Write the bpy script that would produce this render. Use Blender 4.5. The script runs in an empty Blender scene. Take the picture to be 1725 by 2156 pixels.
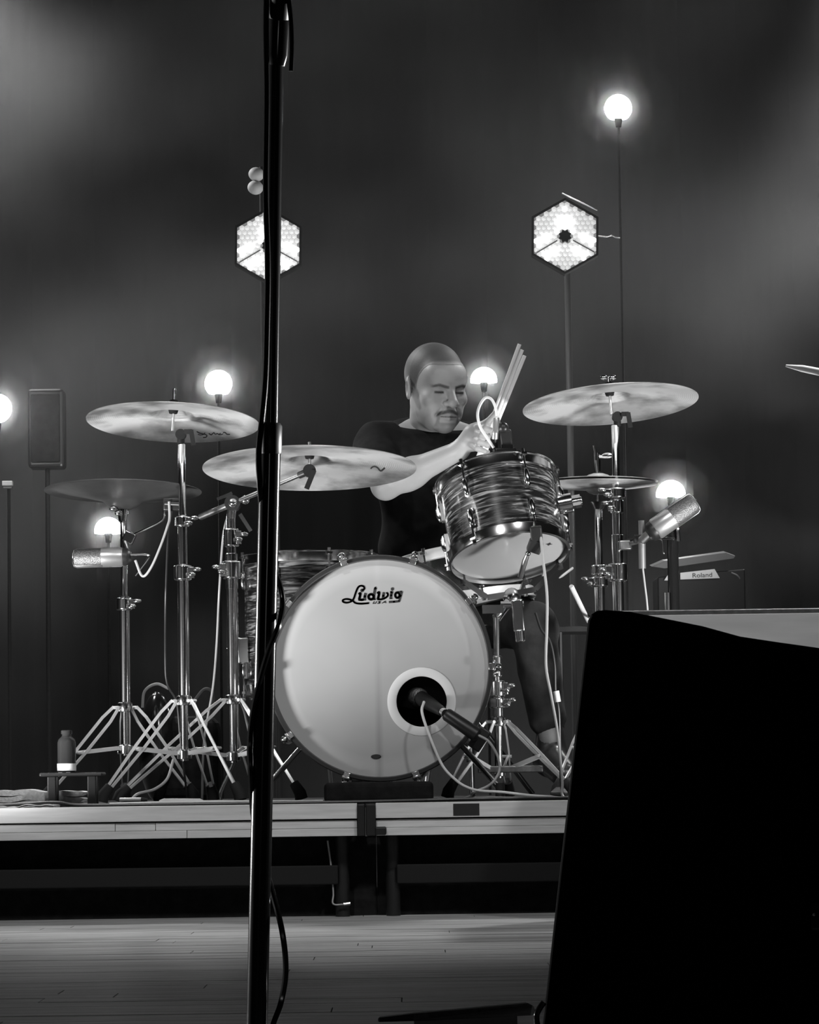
import bpy, math, random
import numpy as np
from mathutils import Vector, Matrix

random.seed(7)
R_ = math.radians
scene = bpy.context.scene
C = scene.collection

# ------------------------------------------------------------------ camera
F = 7400.0                      # focal length in pixels of the 1725 x 2156 frame
CAMZ = 0.354
PITCH = math.atan((1625 - 1078) / F)
ROLL = R_(0.8)
CAM = Vector((0, 0, CAMZ))
FW = Vector((0, math.cos(PITCH), math.sin(PITCH)))
_r, _u = Vector((1, 0, 0)), Vector((0, -math.sin(PITCH), math.cos(PITCH)))
RT = _r * math.cos(ROLL) - _u * math.sin(ROLL)
UP = _u * math.cos(ROLL) + _r * math.sin(ROLL)
cd = bpy.data.cameras.new('camera')
cd.sensor_fit = 'HORIZONTAL'; cd.sensor_width = 36.0
cd.lens = F / 1725 * 36.0
cd.clip_start = 0.1; cd.clip_end = 100
cam = bpy.data.objects.new('camera', cd); C.objects.link(cam)
m3 = Matrix((RT, UP, -FW)).transposed()
cam.matrix_world = Matrix.Translation(CAM) @ m3.to_4x4()
scene.camera = cam

def P(px, py, Y):
    """point at depth Y seen at a pixel of the photograph"""
    d = FW + RT * ((px - 862.5) / F) - UP * ((py - 1078.0) / F)
    return CAM + d * (Y / d.y)
def S(Y): return F / Y          # pixels per metre at depth Y

# ------------------------------------------------------------------ world, lights, exposure
w = bpy.data.worlds.new('world'); scene.world = w; w.use_nodes = True
w.node_tree.nodes['Background'].inputs[0].default_value = (1, 1, 1, 1)
w.node_tree.nodes['Background'].inputs[1].default_value = 0.004
scene.view_settings.view_transform = 'Standard'
scene.view_settings.look = 'None'
scene.view_settings.exposure = 0.0
scene.view_settings.gamma = 1.0
scene.view_settings.use_curve_mapping = False
scene.cycles.volume_max_steps = 256
scene.cycles.volume_bounces = 0

def spot(name, loc, aim, power, size, blend=0.5, radius=0.15):
    l = bpy.data.lights.new(name, 'SPOT'); l.energy = power; l.spot_size = R_(size); l.spot_blend = blend
    l.shadow_soft_size = radius
    o = bpy.data.objects.new(name, l); C.objects.link(o); o.location = loc
    o.rotation_euler = (Vector(aim) - Vector(loc)).to_track_quat('-Z', 'Y').to_euler()
    return o
LIGHTS = [
    spot('front_spot', (-1.0, 4.9, 4.0), (-0.1, 9.3, 0.75), 270, 42, 0.35, 0.10),
    spot('front_spot', (1.9, 5.0, 3.6), (0.1, 9.5, 0.9), 200, 38, 0.4, 0.12),
    spot('wing_lamp', (-1.4, 8.3, 0.32), (-0.35, 9.2, 1.25), 185, 70, 0.7, 0.14),
    spot('wing_lamp', (1.4, 8.3, 0.32), (0.35, 9.3, 1.25), 185, 70, 0.7, 0.14),
    spot('back_spot', (-1.8, 10.72, 3.3), (-0.3, 9.2, 0.6), 260, 50, 0.6, 0.12),
    spot('back_spot', (1.9, 10.72, 3.3), (0.2, 9.2, 0.6), 260, 50, 0.6, 0.12),
    spot('haze_fill', (1.78, 12.4, 3.5), (1.55, 12.4, 0.4), 680, 60, 0.9, 0.15),  # unseen spots added to brighten the haze along the frame edges
    spot('haze_fill', (1.85, 12.4, 0.9), (1.35, 12.4, 1.7), 170, 100, 0.9, 0.15),
    spot('haze_fill', (-1.62, 12.4, 3.25), (-1.2, 12.5, 2.2), 200, 130, 0.9, 0.15),
    spot('haze_fill', (-1.9, 12.4, 1.2), (-1.0, 12.4, 1.3), 26, 100, 0.9, 0.15),
    spot('house_light', (-0.5, -4.5, 1.15), (-0.15, 3.7, 0.75), 12, 16, 0.8, 0.25),
]

def glint_light(name, loc, aim, power, wd, ht, spread):
    """added unseen area light that gives the tall stand its edge glints"""
    l = bpy.data.lights.new(name, 'AREA'); l.shape = 'RECTANGLE'; l.size = wd; l.size_y = ht; l.energy = power; l.spread = R_(spread)
    o = bpy.data.objects.new(name, l); C.objects.link(o); o.location = loc
    o.rotation_euler = (Vector(aim) - Vector(loc)).to_track_quat('-Z', 'Y').to_euler(); return o
glint_light('stand_glint', (2.6, 5.2, 0.72), (-0.15, 3.7, 0.72), 20, 0.35, 0.40, 50)  # unseen sources added for the bright edges of the tall stand
glint_light('stand_glint', (-2.6, 5.2, 0.55), (-0.15, 3.7, 0.55), 20, 0.35, 0.40, 50)

# ------------------------------------------------------------------ materials
MATS = {}
def mat(name, col, rough=0.5, metal=0.0, spec=0.5, noise=None, bump=0.0, scale=20, aniso=0.0, trans=0.0, emit=0.0, coat=0.0, stretch=None):
    if name in MATS: return MATS[name]
    m = bpy.data.materials.new(name); m.use_nodes = True
    nt = m.node_tree; b = nt.nodes['Principled BSDF']
    g = lambda v: (v, v, v, 1)
    b.inputs['Base Color'].default_value = g(col)
    b.inputs['Roughness'].default_value = rough
    b.inputs['Metallic'].default_value = metal
    b.inputs['Specular IOR Level'].default_value = spec
    b.inputs['Coat Weight'].default_value = coat
    b.inputs['Coat Roughness'].default_value = 0.08
    if trans: b.inputs['Transmission Weight'].default_value = trans
    if emit:
        b.inputs['Emission Color'].default_value = g(1); b.inputs['Emission Strength'].default_value = emit
    if aniso:
        b.inputs['Anisotropic'].default_value = aniso
        t = nt.nodes.new('ShaderNodeTangent'); t.direction_type = 'RADIAL'; t.axis = 'Z'
        nt.links.new(t.outputs[0], b.inputs['Tangent'])
    if noise is not None or bump:
        tc = nt.nodes.new('ShaderNodeTexCoord'); mp = nt.nodes.new('ShaderNodeMapping')
        nt.links.new(tc.outputs['Object'], mp.inputs[0])
        if stretch: mp.inputs['Scale'].default_value = stretch
        n = nt.nodes.new('ShaderNodeTexNoise'); n.inputs['Scale'].default_value = scale; n.inputs['Detail'].default_value = 5
        nt.links.new(mp.outputs[0], n.inputs['Vector'])
        if noise is not None:
            rmp = nt.nodes.new('ShaderNodeValToRGB')
            rmp.color_ramp.elements[0].color = g(noise[0]); rmp.color_ramp.elements[1].color = g(noise[1])
            rmp.color_ramp.elements[0].position = 0.3; rmp.color_ramp.elements[1].position = 0.7
            nt.links.new(n.outputs[0], rmp.inputs[0]); nt.links.new(rmp.outputs[0], b.inputs['Base Color'])
        if bump:
            bp = nt.nodes.new('ShaderNodeBump'); bp.inputs['Strength'].default_value = bump; bp.inputs['Distance'].default_value = 0.01
            nt.links.new(n.outputs[0], bp.inputs['Height']); nt.links.new(bp.outputs[0], b.inputs['Normal'])
    MATS[name] = m
    return m

chrome = mat('chrome', 0.72, 0.16, 1.0)
steel = mat('worn_steel', 0.55, 0.3, 1.0, noise=(0.4, 0.65), scale=60)
blackgloss = mat('black_gloss', 0.012, 0.14, 0.0, 0.6)
blackplastic = mat('black_plastic', 0.015, 0.4)
blackmatte = mat('black_matte', 0.008, 0.75, spec=0.25, noise=(0.005, 0.012), scale=90, bump=0.1)
legmetal = mat('brushed_chrome', 0.85, 0.34, 0.6)
rubber = mat('rubber', 0.02, 0.8, spec=0.3)
drumhead = mat('coated_head', 0.62, 0.6, spec=0.3, noise=(0.58, 0.66), scale=14)
ringwhite = mat('port_ring', 0.68, 0.5, spec=0.3)
printblack = mat('print_black', 0.02, 0.6)
hoopblack = mat('black_lacquer', 0.03, 0.22, spec=0.55, coat=0.5)
shelldark = mat('dark_shell', 0.035, 0.25, spec=0.5, noise=(0.015, 0.07), scale=9, stretch=(1, 1, 9), coat=0.5)
wood = mat('pine_board', 0.7, 0.55, noise=(0.62, 0.8), scale=6, stretch=(1.2, 8, 16), bump=0.03)
plank = mat('stage_plank', 0.3, 0.5, noise=(0.24, 0.62), scale=5, stretch=(0.8, 9, 1), bump=0.12, spec=0.15)
carpet = mat('riser_carpet', 0.03, 0.9, noise=(0.02, 0.045), scale=120, bump=0.3)
clothblack = mat('black_cloth', 0.012, 0.9, spec=0.15, noise=(0.008, 0.018), scale=40, bump=0.2)
shirtcloth = mat('shirt_cloth', 0.010, 0.9, spec=0.08, noise=(0.007, 0.013), scale=30, bump=0.15)
trousercloth = mat('trouser_cloth', 0.035, 0.85, spec=0.2, noise=(0.025, 0.045), scale=30, bump=0.2)
towelcloth = mat('towel_cloth', 0.7, 0.95, spec=0.1, noise=(0.6, 0.78), scale=120, bump=0.5)
whitecable = mat('pale_cable', 0.75, 0.45)
greycable = mat('grey_cable', 0.35, 0.45)
darkcable = mat('dark_cable', 0.02, 0.4)
stickwood = mat('stick_wood', 0.75, 0.5, noise=(0.65, 0.8), scale=20, stretch=(1, 1, 0.2))
micsilver = mat('satin_silver', 0.62, 0.32, 0.85)
micgrille = mat('mic_grille', 0.16, 0.45, 0.7, noise=(0.1, 0.22), scale=300, bump=0.3)
paper = mat('white_paper', 0.8, 0.7)
glassdark = mat('amber_glass', 0.1, 0.06, 0.0, 0.5, trans=0.75)
casegrey = mat('case_laminate', 0.5, 0.45, noise=(0.42, 0.56), scale=3, stretch=(1, 1, 7))
greymetal = mat('grey_paint', 0.16, 0.5)
curtainmat = mat('curtain', 0.007, 0.95, spec=0.02)
tape = mat('black_tape', 0.02, 0.5)
bulbmat = mat('lit_bulb', 0.9, 0.5, emit=60.0)
cell_hot = mat('lens_cell_hot', 0.8, 0.4, emit=5.0)
cell_dim = mat('lens_cell_dim', 0.6, 0.4, emit=0.42)
cell_mid = mat('lens_cell_mid', 0.6, 0.4, emit=0.5)

def cymbal_mat():
    m = bpy.data.materials.new('cymbal_bronze'); m.use_nodes = True
    nt = m.node_tree; b = nt.nodes['Principled BSDF']
    b.inputs['Metallic'].default_value = 0.75; b.inputs['Roughness'].default_value = 0.40
    b.inputs['Anisotropic'].default_value = 0.55
    t = nt.nodes.new('ShaderNodeTangent'); t.direction_type = 'RADIAL'; t.axis = 'Z'
    nt.links.new(t.outputs[0], b.inputs['Tangent'])
    tc = nt.nodes.new('ShaderNodeTexCoord')
    n = nt.nodes.new('ShaderNodeTexNoise'); n.inputs['Scale'].default_value = 7; n.inputs['Detail'].default_value = 6
    nt.links.new(tc.outputs['Object'], n.inputs['Vector'])
    rp = nt.nodes.new('ShaderNodeValToRGB')
    rp.color_ramp.elements[0].position = 0.36; rp.color_ramp.elements[0].color = (0.28, 0.28, 0.28, 1)
    rp.color_ramp.elements[1].position = 0.56; rp.color_ramp.elements[1].color = (0.92, 0.92, 0.92, 1)
    nt.links.new(n.outputs[0], rp.inputs[0]); nt.links.new(rp.outputs[0], b.inputs['Base Color'])
    wv = nt.nodes.new('ShaderNodeTexWave'); wv.wave_type = 'RINGS'; wv.rings_direction = 'Z'
    wv.inputs['Scale'].default_value = 60; wv.inputs['Distortion'].default_value = 1.0
    nt.links.new(tc.outputs['Object'], wv.inputs['Vector'])
    bp = nt.nodes.new('ShaderNodeBump'); bp.inputs['Strength'].default_value = 0.12; bp.inputs['Distance'].default_value = 0.002
    nt.links.new(wv.outputs['Fac'], bp.inputs['Height']); nt.links.new(bp.outputs[0], b.inputs['Normal'])
    return m
cymbalmat = cymbal_mat()

def oyster_mat():
    m = bpy.data.materials.new('oyster_wrap'); m.use_nodes = True
    nt = m.node_tree; b = nt.nodes['Principled BSDF']
    b.inputs['Roughness'].default_value = 0.22; b.inputs['Coat Weight'].default_value = 0.7; b.inputs['Coat Roughness'].default_value = 0.05
    tc = nt.nodes.new('ShaderNodeTexCoord'); mp = nt.nodes.new('ShaderNodeMapping'); mp.inputs['Scale'].default_value = (1, 1, 9)
    nt.links.new(tc.outputs['Object'], mp.inputs[0])
    n = nt.nodes.new('ShaderNodeTexNoise'); n.inputs['Scale'].default_value = 15; n.inputs['Detail'].default_value = 4; n.inputs['Distortion'].default_value = 0.8
    nt.links.new(mp.outputs[0], n.inputs['Vector'])
    rp = nt.nodes.new('ShaderNodeValToRGB')
    e = rp.color_ramp.elements
    e[0].position = 0.42; e[0].color = (0.012, 0.012, 0.012, 1); e[1].position = 0.68; e[1].color = (0.34, 0.34, 0.34, 1)
    x = e.new(0.55); x.color = (0.06, 0.06, 0.06, 1)
    nt.links.new(n.outputs[0], rp.inputs[0]); nt.links.new(rp.outputs[0], b.inputs['Base Color'])
    return m
oyster = oyster_mat()

def tone_mat(name, lo, hi, rough=0.5):
    """skin: the mesh's own tone attribute runs from dark hair to bare skin"""
    m = bpy.data.materials.new(name); m.use_nodes = True
    nt = m.node_tree; b = nt.nodes['Principled BSDF']
    a = nt.nodes.new('ShaderNodeAttribute'); a.attribute_name = 'tone'
    mx = nt.nodes.new('ShaderNodeMixRGB'); mx.inputs[1].default_value = (lo, lo, lo, 1); mx.inputs[2].default_value = (hi, hi, hi, 1)
    nt.links.new(a.outputs['Fac'], mx.inputs[0]); nt.links.new(mx.outputs[0], b.inputs['Base Color'])
    b.inputs['Roughness'].default_value = rough; b.inputs['Specular IOR Level'].default_value = 0.4
    tc = nt.nodes.new('ShaderNodeTexCoord'); n = nt.nodes.new('ShaderNodeTexNoise'); n.inputs['Scale'].default_value = 220
    nt.links.new(tc.outputs['Object'], n.inputs['Vector'])
    bp = nt.nodes.new('ShaderNodeBump'); bp.inputs['Strength'].default_value = 0.08; bp.inputs['Distance'].default_value = 0.004
    nt.links.new(n.outputs[0], bp.inputs['Height']); nt.links.new(bp.outputs[0], b.inputs['Normal'])
    return m
skinmat = tone_mat('skin', 0.03, 0.30)
hairmat = mat('cropped_hair', 0.1, 0.7, spec=0.2, noise=(0.08, 0.16), scale=300, bump=0.3)

# ------------------------------------------------------------------ mesh helpers
ORG = {}
def basis(n, hint=None):
    """3x3 with columns x, y, z and z along n"""
    z = Vector(n).normalized()
    h = Vector(hint) if hint is not None else (Vector((1, 0, 0)) if abs(z.x) < 0.9 else Vector((0, 1, 0)))
    x = (h - z * h.dot(z)).normalized(); y = z.cross(x)
    return Matrix((x, y, z)).transposed()
I3 = Matrix.Identity(3)

class B:
    def __init__(s): s.v = []; s.f = []; s.sm = []
    def add(s, v, f, smooth=False):
        k = len(s.v); s.v += [Vector(p) for p in v]
        s.f += [tuple(i + k for i in q) for q in f]; s.sm += [smooth] * len(f); return s
    def box(s, c, size, R=I3):
        c = Vector(c); hx, hy, hz = (q / 2 for q in size)
        v = [c + R @ Vector((x, y, z)) for x in (-hx, hx) for y in (-hy, hy) for z in (-hz, hz)]
        return s.add(v, [(0, 1, 3, 2), (4, 6, 7, 5), (0, 4, 5, 1), (2, 3, 7, 6), (0, 2, 6, 4), (1, 5, 7, 3)])
    def bar(s, p0, p1, wd, th, hint=(0, 0, 1)):
        p0, p1 = Vector(p0), Vector(p1); d = p1 - p0
        R = basis(d, hint)
        return s.box((p0 + p1) / 2, (wd, th, d.length), R)
    def tube(s, pts, r, seg=10, cap=True):
        pts = [Vector(p) for p in pts]; n = len(pts)
        rs = r if isinstance(r, (list, tuple)) else [r] * n
        v = []; f = []; x = None
        for i, p in enumerate(pts):
            t = (pts[min(i + 1, n - 1)] - pts[max(i - 1, 0)]).normalized()
            if x is None: x = basis(t).col[0].copy()
            x = (x - t * x.dot(t)).normalized(); y = t.cross(x)
            for k in range(seg):
                a = 2 * math.pi * k / seg
                v.append(p + (x * math.cos(a) + y * math.sin(a)) * rs[i])
        for i in range(n - 1):
            for k in range(seg):
                a, b = i * seg + k, i * seg + (k + 1) % seg
                f.append((a, b, b + seg, a + seg))
        s.add(v, f, True)
        if cap:
            k0 = len(s.v) - n * seg
            s.f.append(tuple(k0 + i for i in range(seg))[::-1]); s.sm.append(False)
            s.f.append(tuple(k0 + (n - 1) * seg + i for i in range(seg))); s.sm.append(False)
        return s
    def lathe(s, prof, seg=32, o=(0, 0, 0), R=I3, close=False, smooth=True):
        o = Vector(o); v = []; f = []; rings = []
        for (r, z) in prof:
            if r < 1e-6:
                rings.append([len(v)]); v.append(o + R @ Vector((0, 0, z)))
            else:
                rings.append(list(range(len(v), len(v) + seg)))
                for k in range(seg):
                    a = 2 * math.pi * k / seg
                    v.append(o + R @ Vector((r * math.cos(a), r * math.sin(a), z)))
        pr = list(zip(rings, rings[1:])) + ([(rings[-1], rings[0])] if close else [])
        for a, b in pr:
            for k in range(seg):
                j = (k + 1) % seg
                q = []
                for i in (a[k % len(a)], a[j % len(a)], b[j % len(b)], b[k % len(b)]):
                    if i not in q: q.append(i)
                if len(q) > 2: f.append(tuple(q))
        return s.add(v, f, smooth)
    def ball(s, c, r, seg=14, R=I3):
        rx, ry, rz = r if isinstance(r, (tuple, list)) else (r, r, r)
        k = len(s.v); n = max(5, seg // 2 + 1)
        s.lathe([(math.sin(math.pi * i / (n - 1)), -math.cos(math.pi * i / (n - 1))) for i in range(n)], seg)
        c = Vector(c)
        for i in range(k, len(s.v)):
            p = s.v[i]; s.v[i] = c + R @ Vector((p.x * rx, p.y * ry, p.z * rz))
        return s
    def prism(s, poly, d):
        """closed polygon (3D points) pushed along vector d"""
        n = len(poly); d = Vector(d)
        a = [Vector(p) for p in poly]
        v = a + [p + d for p in a]
        f = [tuple(range(n)), tuple(range(2 * n - 1, n - 1, -1))] + [(i, i + n, (i + 1) % n + n, (i + 1) % n) for i in range(n)]
        return s.add(v, f)
    def mesh(s, name, o):
        me = bpy.data.meshes.new(name)
        me.from_pydata([tuple(p - o) for p in s.v], [], s.f)
        me.polygons.foreach_set('use_smooth', s.sm); me.update()
        if any(s.sm): me.set_sharp_from_angle(angle=R_(42))
        return me
    def build(s, name, m, parent=None, origin=None, bevel=0.0):
        if parent is not None: o = ORG[parent]
        elif origin is not None: o = Vector(origin)
        else:
            xs = [p.x for p in s.v]; ys = [p.y for p in s.v]; zs = [p.z for p in s.v]
            o = Vector(((min(xs) + max(xs)) / 2, (min(ys) + max(ys)) / 2, min(zs)))
        ob = bpy.data.objects.new(name, s.mesh(name, o)); C.objects.link(ob)
        ob.data.materials.append(m)
        if parent is not None: ob.parent = parent
        else: ob.location = o
        ORG[ob] = o
        if bevel:
            bv = ob.modifiers.new('bevel', 'BEVEL'); bv.width = bevel; bv.segments = 3; bv.limit_method = 'ANGLE'; bv.angle_limit = R_(40)
        return ob

def tag(o, label=None, cat=None, group=None, kind=None):
    if label: o['label'] = label
    if cat: o['category'] = cat
    if group: o['group'] = group
    if kind: o['kind'] = kind
    return o
def thing(name, loc, label, cat, group=None):
    o = bpy.data.objects.new(name, None); o.empty_display_size = 0.05; C.objects.link(o)
    o.location = loc; ORG[o] = Vector(loc)
    return tag(o, label, cat, group)
def smoothpath(pts, n=8):
    """Catmull-Rom through the points"""
    pts = [Vector(p) for p in pts]; q = [pts[0] * 2 - pts[1]] + pts + [pts[-1] * 2 - pts[-2]]; out = []
    for i in range(1, len(q) - 2):
        for k in range(n):
            t = k / n; a, b, c, d = q[i - 1], q[i], q[i + 1], q[i + 2]
            out.append(0.5 * ((2 * b) + (c - a) * t + (2 * a - 5 * b + 4 * c - d) * t * t + (3 * b - a - 3 * c + d) * t ** 3))
    return out + [pts[-1]]
def cable(name, pts, r, m, label, group=None, parent=None):
    b = B().tube(smoothpath(pts), r, 8)
    o = b.build(name, m, parent)
    if parent is None: tag(o, label, 'cable', group)
    return o
RZ = 0.278                      # top of the drum riser
def on_riser(px, Y, dz=0.0):
    q = P(px, 1640, Y); q.z = RZ + dz; return q
def Zat(px, py, Y): return P(px, py, Y).z

# ------------------------------------------------------------------ the setting
floor = B().box((0, 8.5, -0.06), (14, 15, 0.08)).build('floor', mat('stage_deck', 0.05, 0.6), origin=(0, 8.5, -0.1))
tag(floor, kind='structure')
y = 4.0; row = 0
while y < 8.95:
    wd = 0.105; x = -1.9 - random.random() * 1.2
    while x < 1.9:
        L = 1.3 + random.random() * 1.4
        B().box((x + L / 2, y + wd / 2, -0.011 - random.random() * 0.0006), (L - 0.002, wd - 0.0014, 0.022)).build('plank', plank, floor)
        x += L
    y += wd; row += 1
B().box((0, 13.0, -0.011), (9, 8.0, 0.022)).build('floor_sheet', mat('rear_floor', 0.03, 0.7), floor)
# back curtain, a folded cloth with thickness
bb = B(); n = 640; v = []; f = []
for i in range(n):
    xx = -5 + 10 * i / (n - 1); yy = 15.2 + 0.09 * math.sin(i * 0.225) + 0.03 * math.sin(i * 0.575)
    v += [(xx, yy, 0), (xx, yy, 5.5), (xx, yy + 0.02, 5.5), (xx, yy + 0.02, 0)]
for i in range(n - 1):
    for k in range(4): f.append((4 * i + k, 4 * i + (k + 1) % 4, 4 * i + 4 + (k + 1) % 4, 4 * i + 4 + k))
bb.add(v, f, True)
tag(bb.build('wall_back', curtainmat), kind='structure')

# ------------------------------------------------------------------ drum riser
YF = 8.65
def xr(px): return P(px, 1700, YF).x
xg0, xg1 = xr(752), xr(791)
def deck(x0, x1, label, joints1, joints2):
    t = thing('stage_riser', ((x0 + x1) / 2, YF, 0), label, 'riser')
    top = B().box(((x0 + x1) / 2, (YF + 0.03 + 11.0) / 2, RZ - 0.03), (x1 - x0, 11.0 - YF - 0.03, 0.06)).build('deck_top', carpet, t)
    h1 = 0.0375; h2 = 0.0195
    B().box(((x0 + x1) / 2, YF + 0.012, RZ - h1 / 2 + 0.001), (x1 - x0, 0.035, h1)).build('board', wood, t, bevel=0.0015)
    z = RZ - h1 - 0.0025
    for js in (joints1, joints2):
        xs = [x0] + [j for j in js if x0 < j < x1] + [x1]
        for a, c in zip(xs, xs[1:]):
            ofs = random.random() * 0.0015
            B().box(((a + c) / 2, YF + 0.019 + ofs, z - h2 / 2), (c - a - 0.0012, 0.035, h2 - 0.0006)).build('board', wood, t, bevel=0.001)
        z -= h2
    # frame and legs below
    for xx in [x0 + 0.04, x1 - 0.04]:
        B().tube([(xx, YF + 0.09, 0), (xx, YF + 0.09, RZ - 0.08)], 0.018, 12).build('leg', blackplastic, t)
        B().tube([(xx, 10.9, 0), (xx, 10.9, RZ - 0.06)], 0.018, 12).build('leg', greymetal, t)
    B().box(((x0 + x1) / 2, YF + 0.07, 0.103), (x1 - x0 - 0.1, 0.02, 0.047)).build('crossbar', mat('dark_grey_paint', 0.004, 0.8), t, bevel=0.003)
    sk1 = xg1 - 0.001 if x0 < -1 else x1
    B().box(((x0 + sk1) / 2, YF + 0.14, 0.1), (sk1 - x0, 0.008, 0.2)).build('skirt', clothblack, t)
    return t
d1 = deck(-1.75, xg0, 'left riser deck with pine edge boards, butting against the black corner bracket', [xr(242), xr(327)], [xr(393)])
d2 = deck(xg1, 1.75, 'pine edged riser deck carrying a square of black tape on its top board', [], [])
jb = thing('corner_bracket', ((xg0 + xg1) / 2, YF, RZ - 0.09), 'black steel corner bracket clamping the two riser decks together', 'bracket')
for xa, wv_ in ((xg0 + 0.010, 0.018), (xg1 - 0.012, 0.024)):
    B().box((xa, YF + 0.01, RZ - 0.040), (wv_, 0.05, 0.078)).build('plate', blackplastic, jb, bevel=0.003)
B().box(((xg0 + xg1) / 2, YF + 0.02, RZ - 0.045), (0.006, 0.02, 0.07)).build('pin', steel, jb)
B().box((xg1 + 0.012, YF - 0.006, RZ - 0.067), (0.028, 0.024, 0.020)).build('latch', blackplastic, jb, bevel=0.004)
tp = P(982, 1697, YF)
tag(B().box((tp.x, YF - 0.0065, RZ - 0.018), (0.064, 0.0012, 0.029)).build('tape_patch', tape), 'square black tape patch stuck on the pine riser edge', 'tape')
# loose lead hanging under the riser
pl = thing('hanging_lead', P(735, 1900, YF + 0.05), 'thin dark lead with a pale plug hanging below the riser edge', 'cable')
B().tube(smoothpath([P(690, 1770, 8.72), P(698, 1830, 8.72), P(702, 1880, 8.72), P(702, 1903, 8.71), P(725, 1904, 8.71)]), 0.0022, 6).build('wire', greycable, pl)
B().tube([P(724, 1904, 8.71), P(738, 1902, 8.71)], 0.004, 8).build('plug', steel, pl)

# ------------------------------------------------------------------ ribbon lettering
def ribbon(strokes, tf, m, name, parent):
    """strokes: list of (points, width) in a 2D lettering space; tf maps 2D -> 3D"""
    b = B()
    for pts, wd in strokes:
        pts = [Vector((p[0], p[1])) for p in pts]
        if len(pts) == 1:
            b.add([tf(pts[0].x + wd / 2 * math.cos(a * math.pi / 8), pts[0].y + wd / 2 * math.sin(a * math.pi / 8)) for a in range(16)], [tuple(range(16))]); continue
        for p, q in zip(pts, pts[1:]):
            d = (q - p)
            if d.length < 1e-6: continue
            nrm = Vector((-d.y, d.x)).normalized() * wd / 2
            b.add([tf(*(p + nrm)), tf(*(p - nrm)), tf(*(q - nrm)), tf(*(q + nrm))], [(0, 1, 2, 3)])
        for p in pts[1:-1]:
            b.add([tf(p.x + wd / 2 * math.cos(a * math.pi / 6), p.y + wd / 2 * math.sin(a * math.pi / 6)) for a in range(12)], [tuple(range(12))])
    return b.build(name, m, parent)
def arc(cx, cy, rx, ry, a0, a1, n=14):
    return [(cx + rx * math.cos(R_(a0 + (a1 - a0) * i / n)), cy + ry * math.sin(R_(a0 + (a1 - a0) * i / n))) for i in range(n + 1)]
def sp2(pts, n=5): return [(p.x, p.y) for p in smoothpath([Vector((a, b_, 0)) for a, b_ in pts], n)]

# ------------------------------------------------------------------ bass drum
YB = 8.95
bc = P(800, 1407, YB)
RY = basis((0, -1, 0), (1, 0, 0))           # lathe axis pointing at the audience
bd = thing('bass_drum', (bc.x, YB + 0.2, RZ), 'large bass drum with pale front head, black hoops and off-centre port', 'drum')
def prof_ring(r0, r1, z0, z1): return [(r0, z0), (r1, z0), (r1, z1), (r0, z1)]
B().lathe([(0.268, -0.44), (0.274, -0.44), (0.274, -0.005), (0.268, -0.005)], 96, bc, RY, close=True).build('shell', shelldark, bd)
hp = [(0.2755, -0.028), (0.287, -0.028), (0.2885, -0.024), (0.2885, 0.018), (0.286, 0.022), (0.278, 0.022), (0.2755, 0.018)]
B().lathe(hp, 96, bc, RY, close=True).build('hoop', hoopblack, bd)
B().lathe([(r, -0.445 - z) for r, z in hp], 96, bc, RY, close=True).build('hoop', hoopblack, bd)
hc = P(888, 1477, YB) - bc                   # port centre on the head
def head_annulus(ro, cx, cz, ri, z, name, m, parent, n=96, o=None):
    b = B(); v = []; f = []
    rings = 6
    for j in range(rings + 1):
        t = j / rings
        for k in range(n):
            a = 2 * math.pi * k / n
            v.append(bc + Vector(((cx + ri * math.cos(a)) * (1 - t) + (o[0] + ro * math.cos(a)) * t, -z, (cz + ri * math.sin(a)) * (1 - t) + (o[1] + ro * math.sin(a)) * t)))
    for j in range(rings):
        for k in range(n):
            k2 = (k + 1) % n
            f.append((j * n + k, j * n + k2, (j + 1) * n + k2, (j + 1) * n + k))
    b.add(v, f, False)
    return b.build(name, m, parent)

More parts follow.
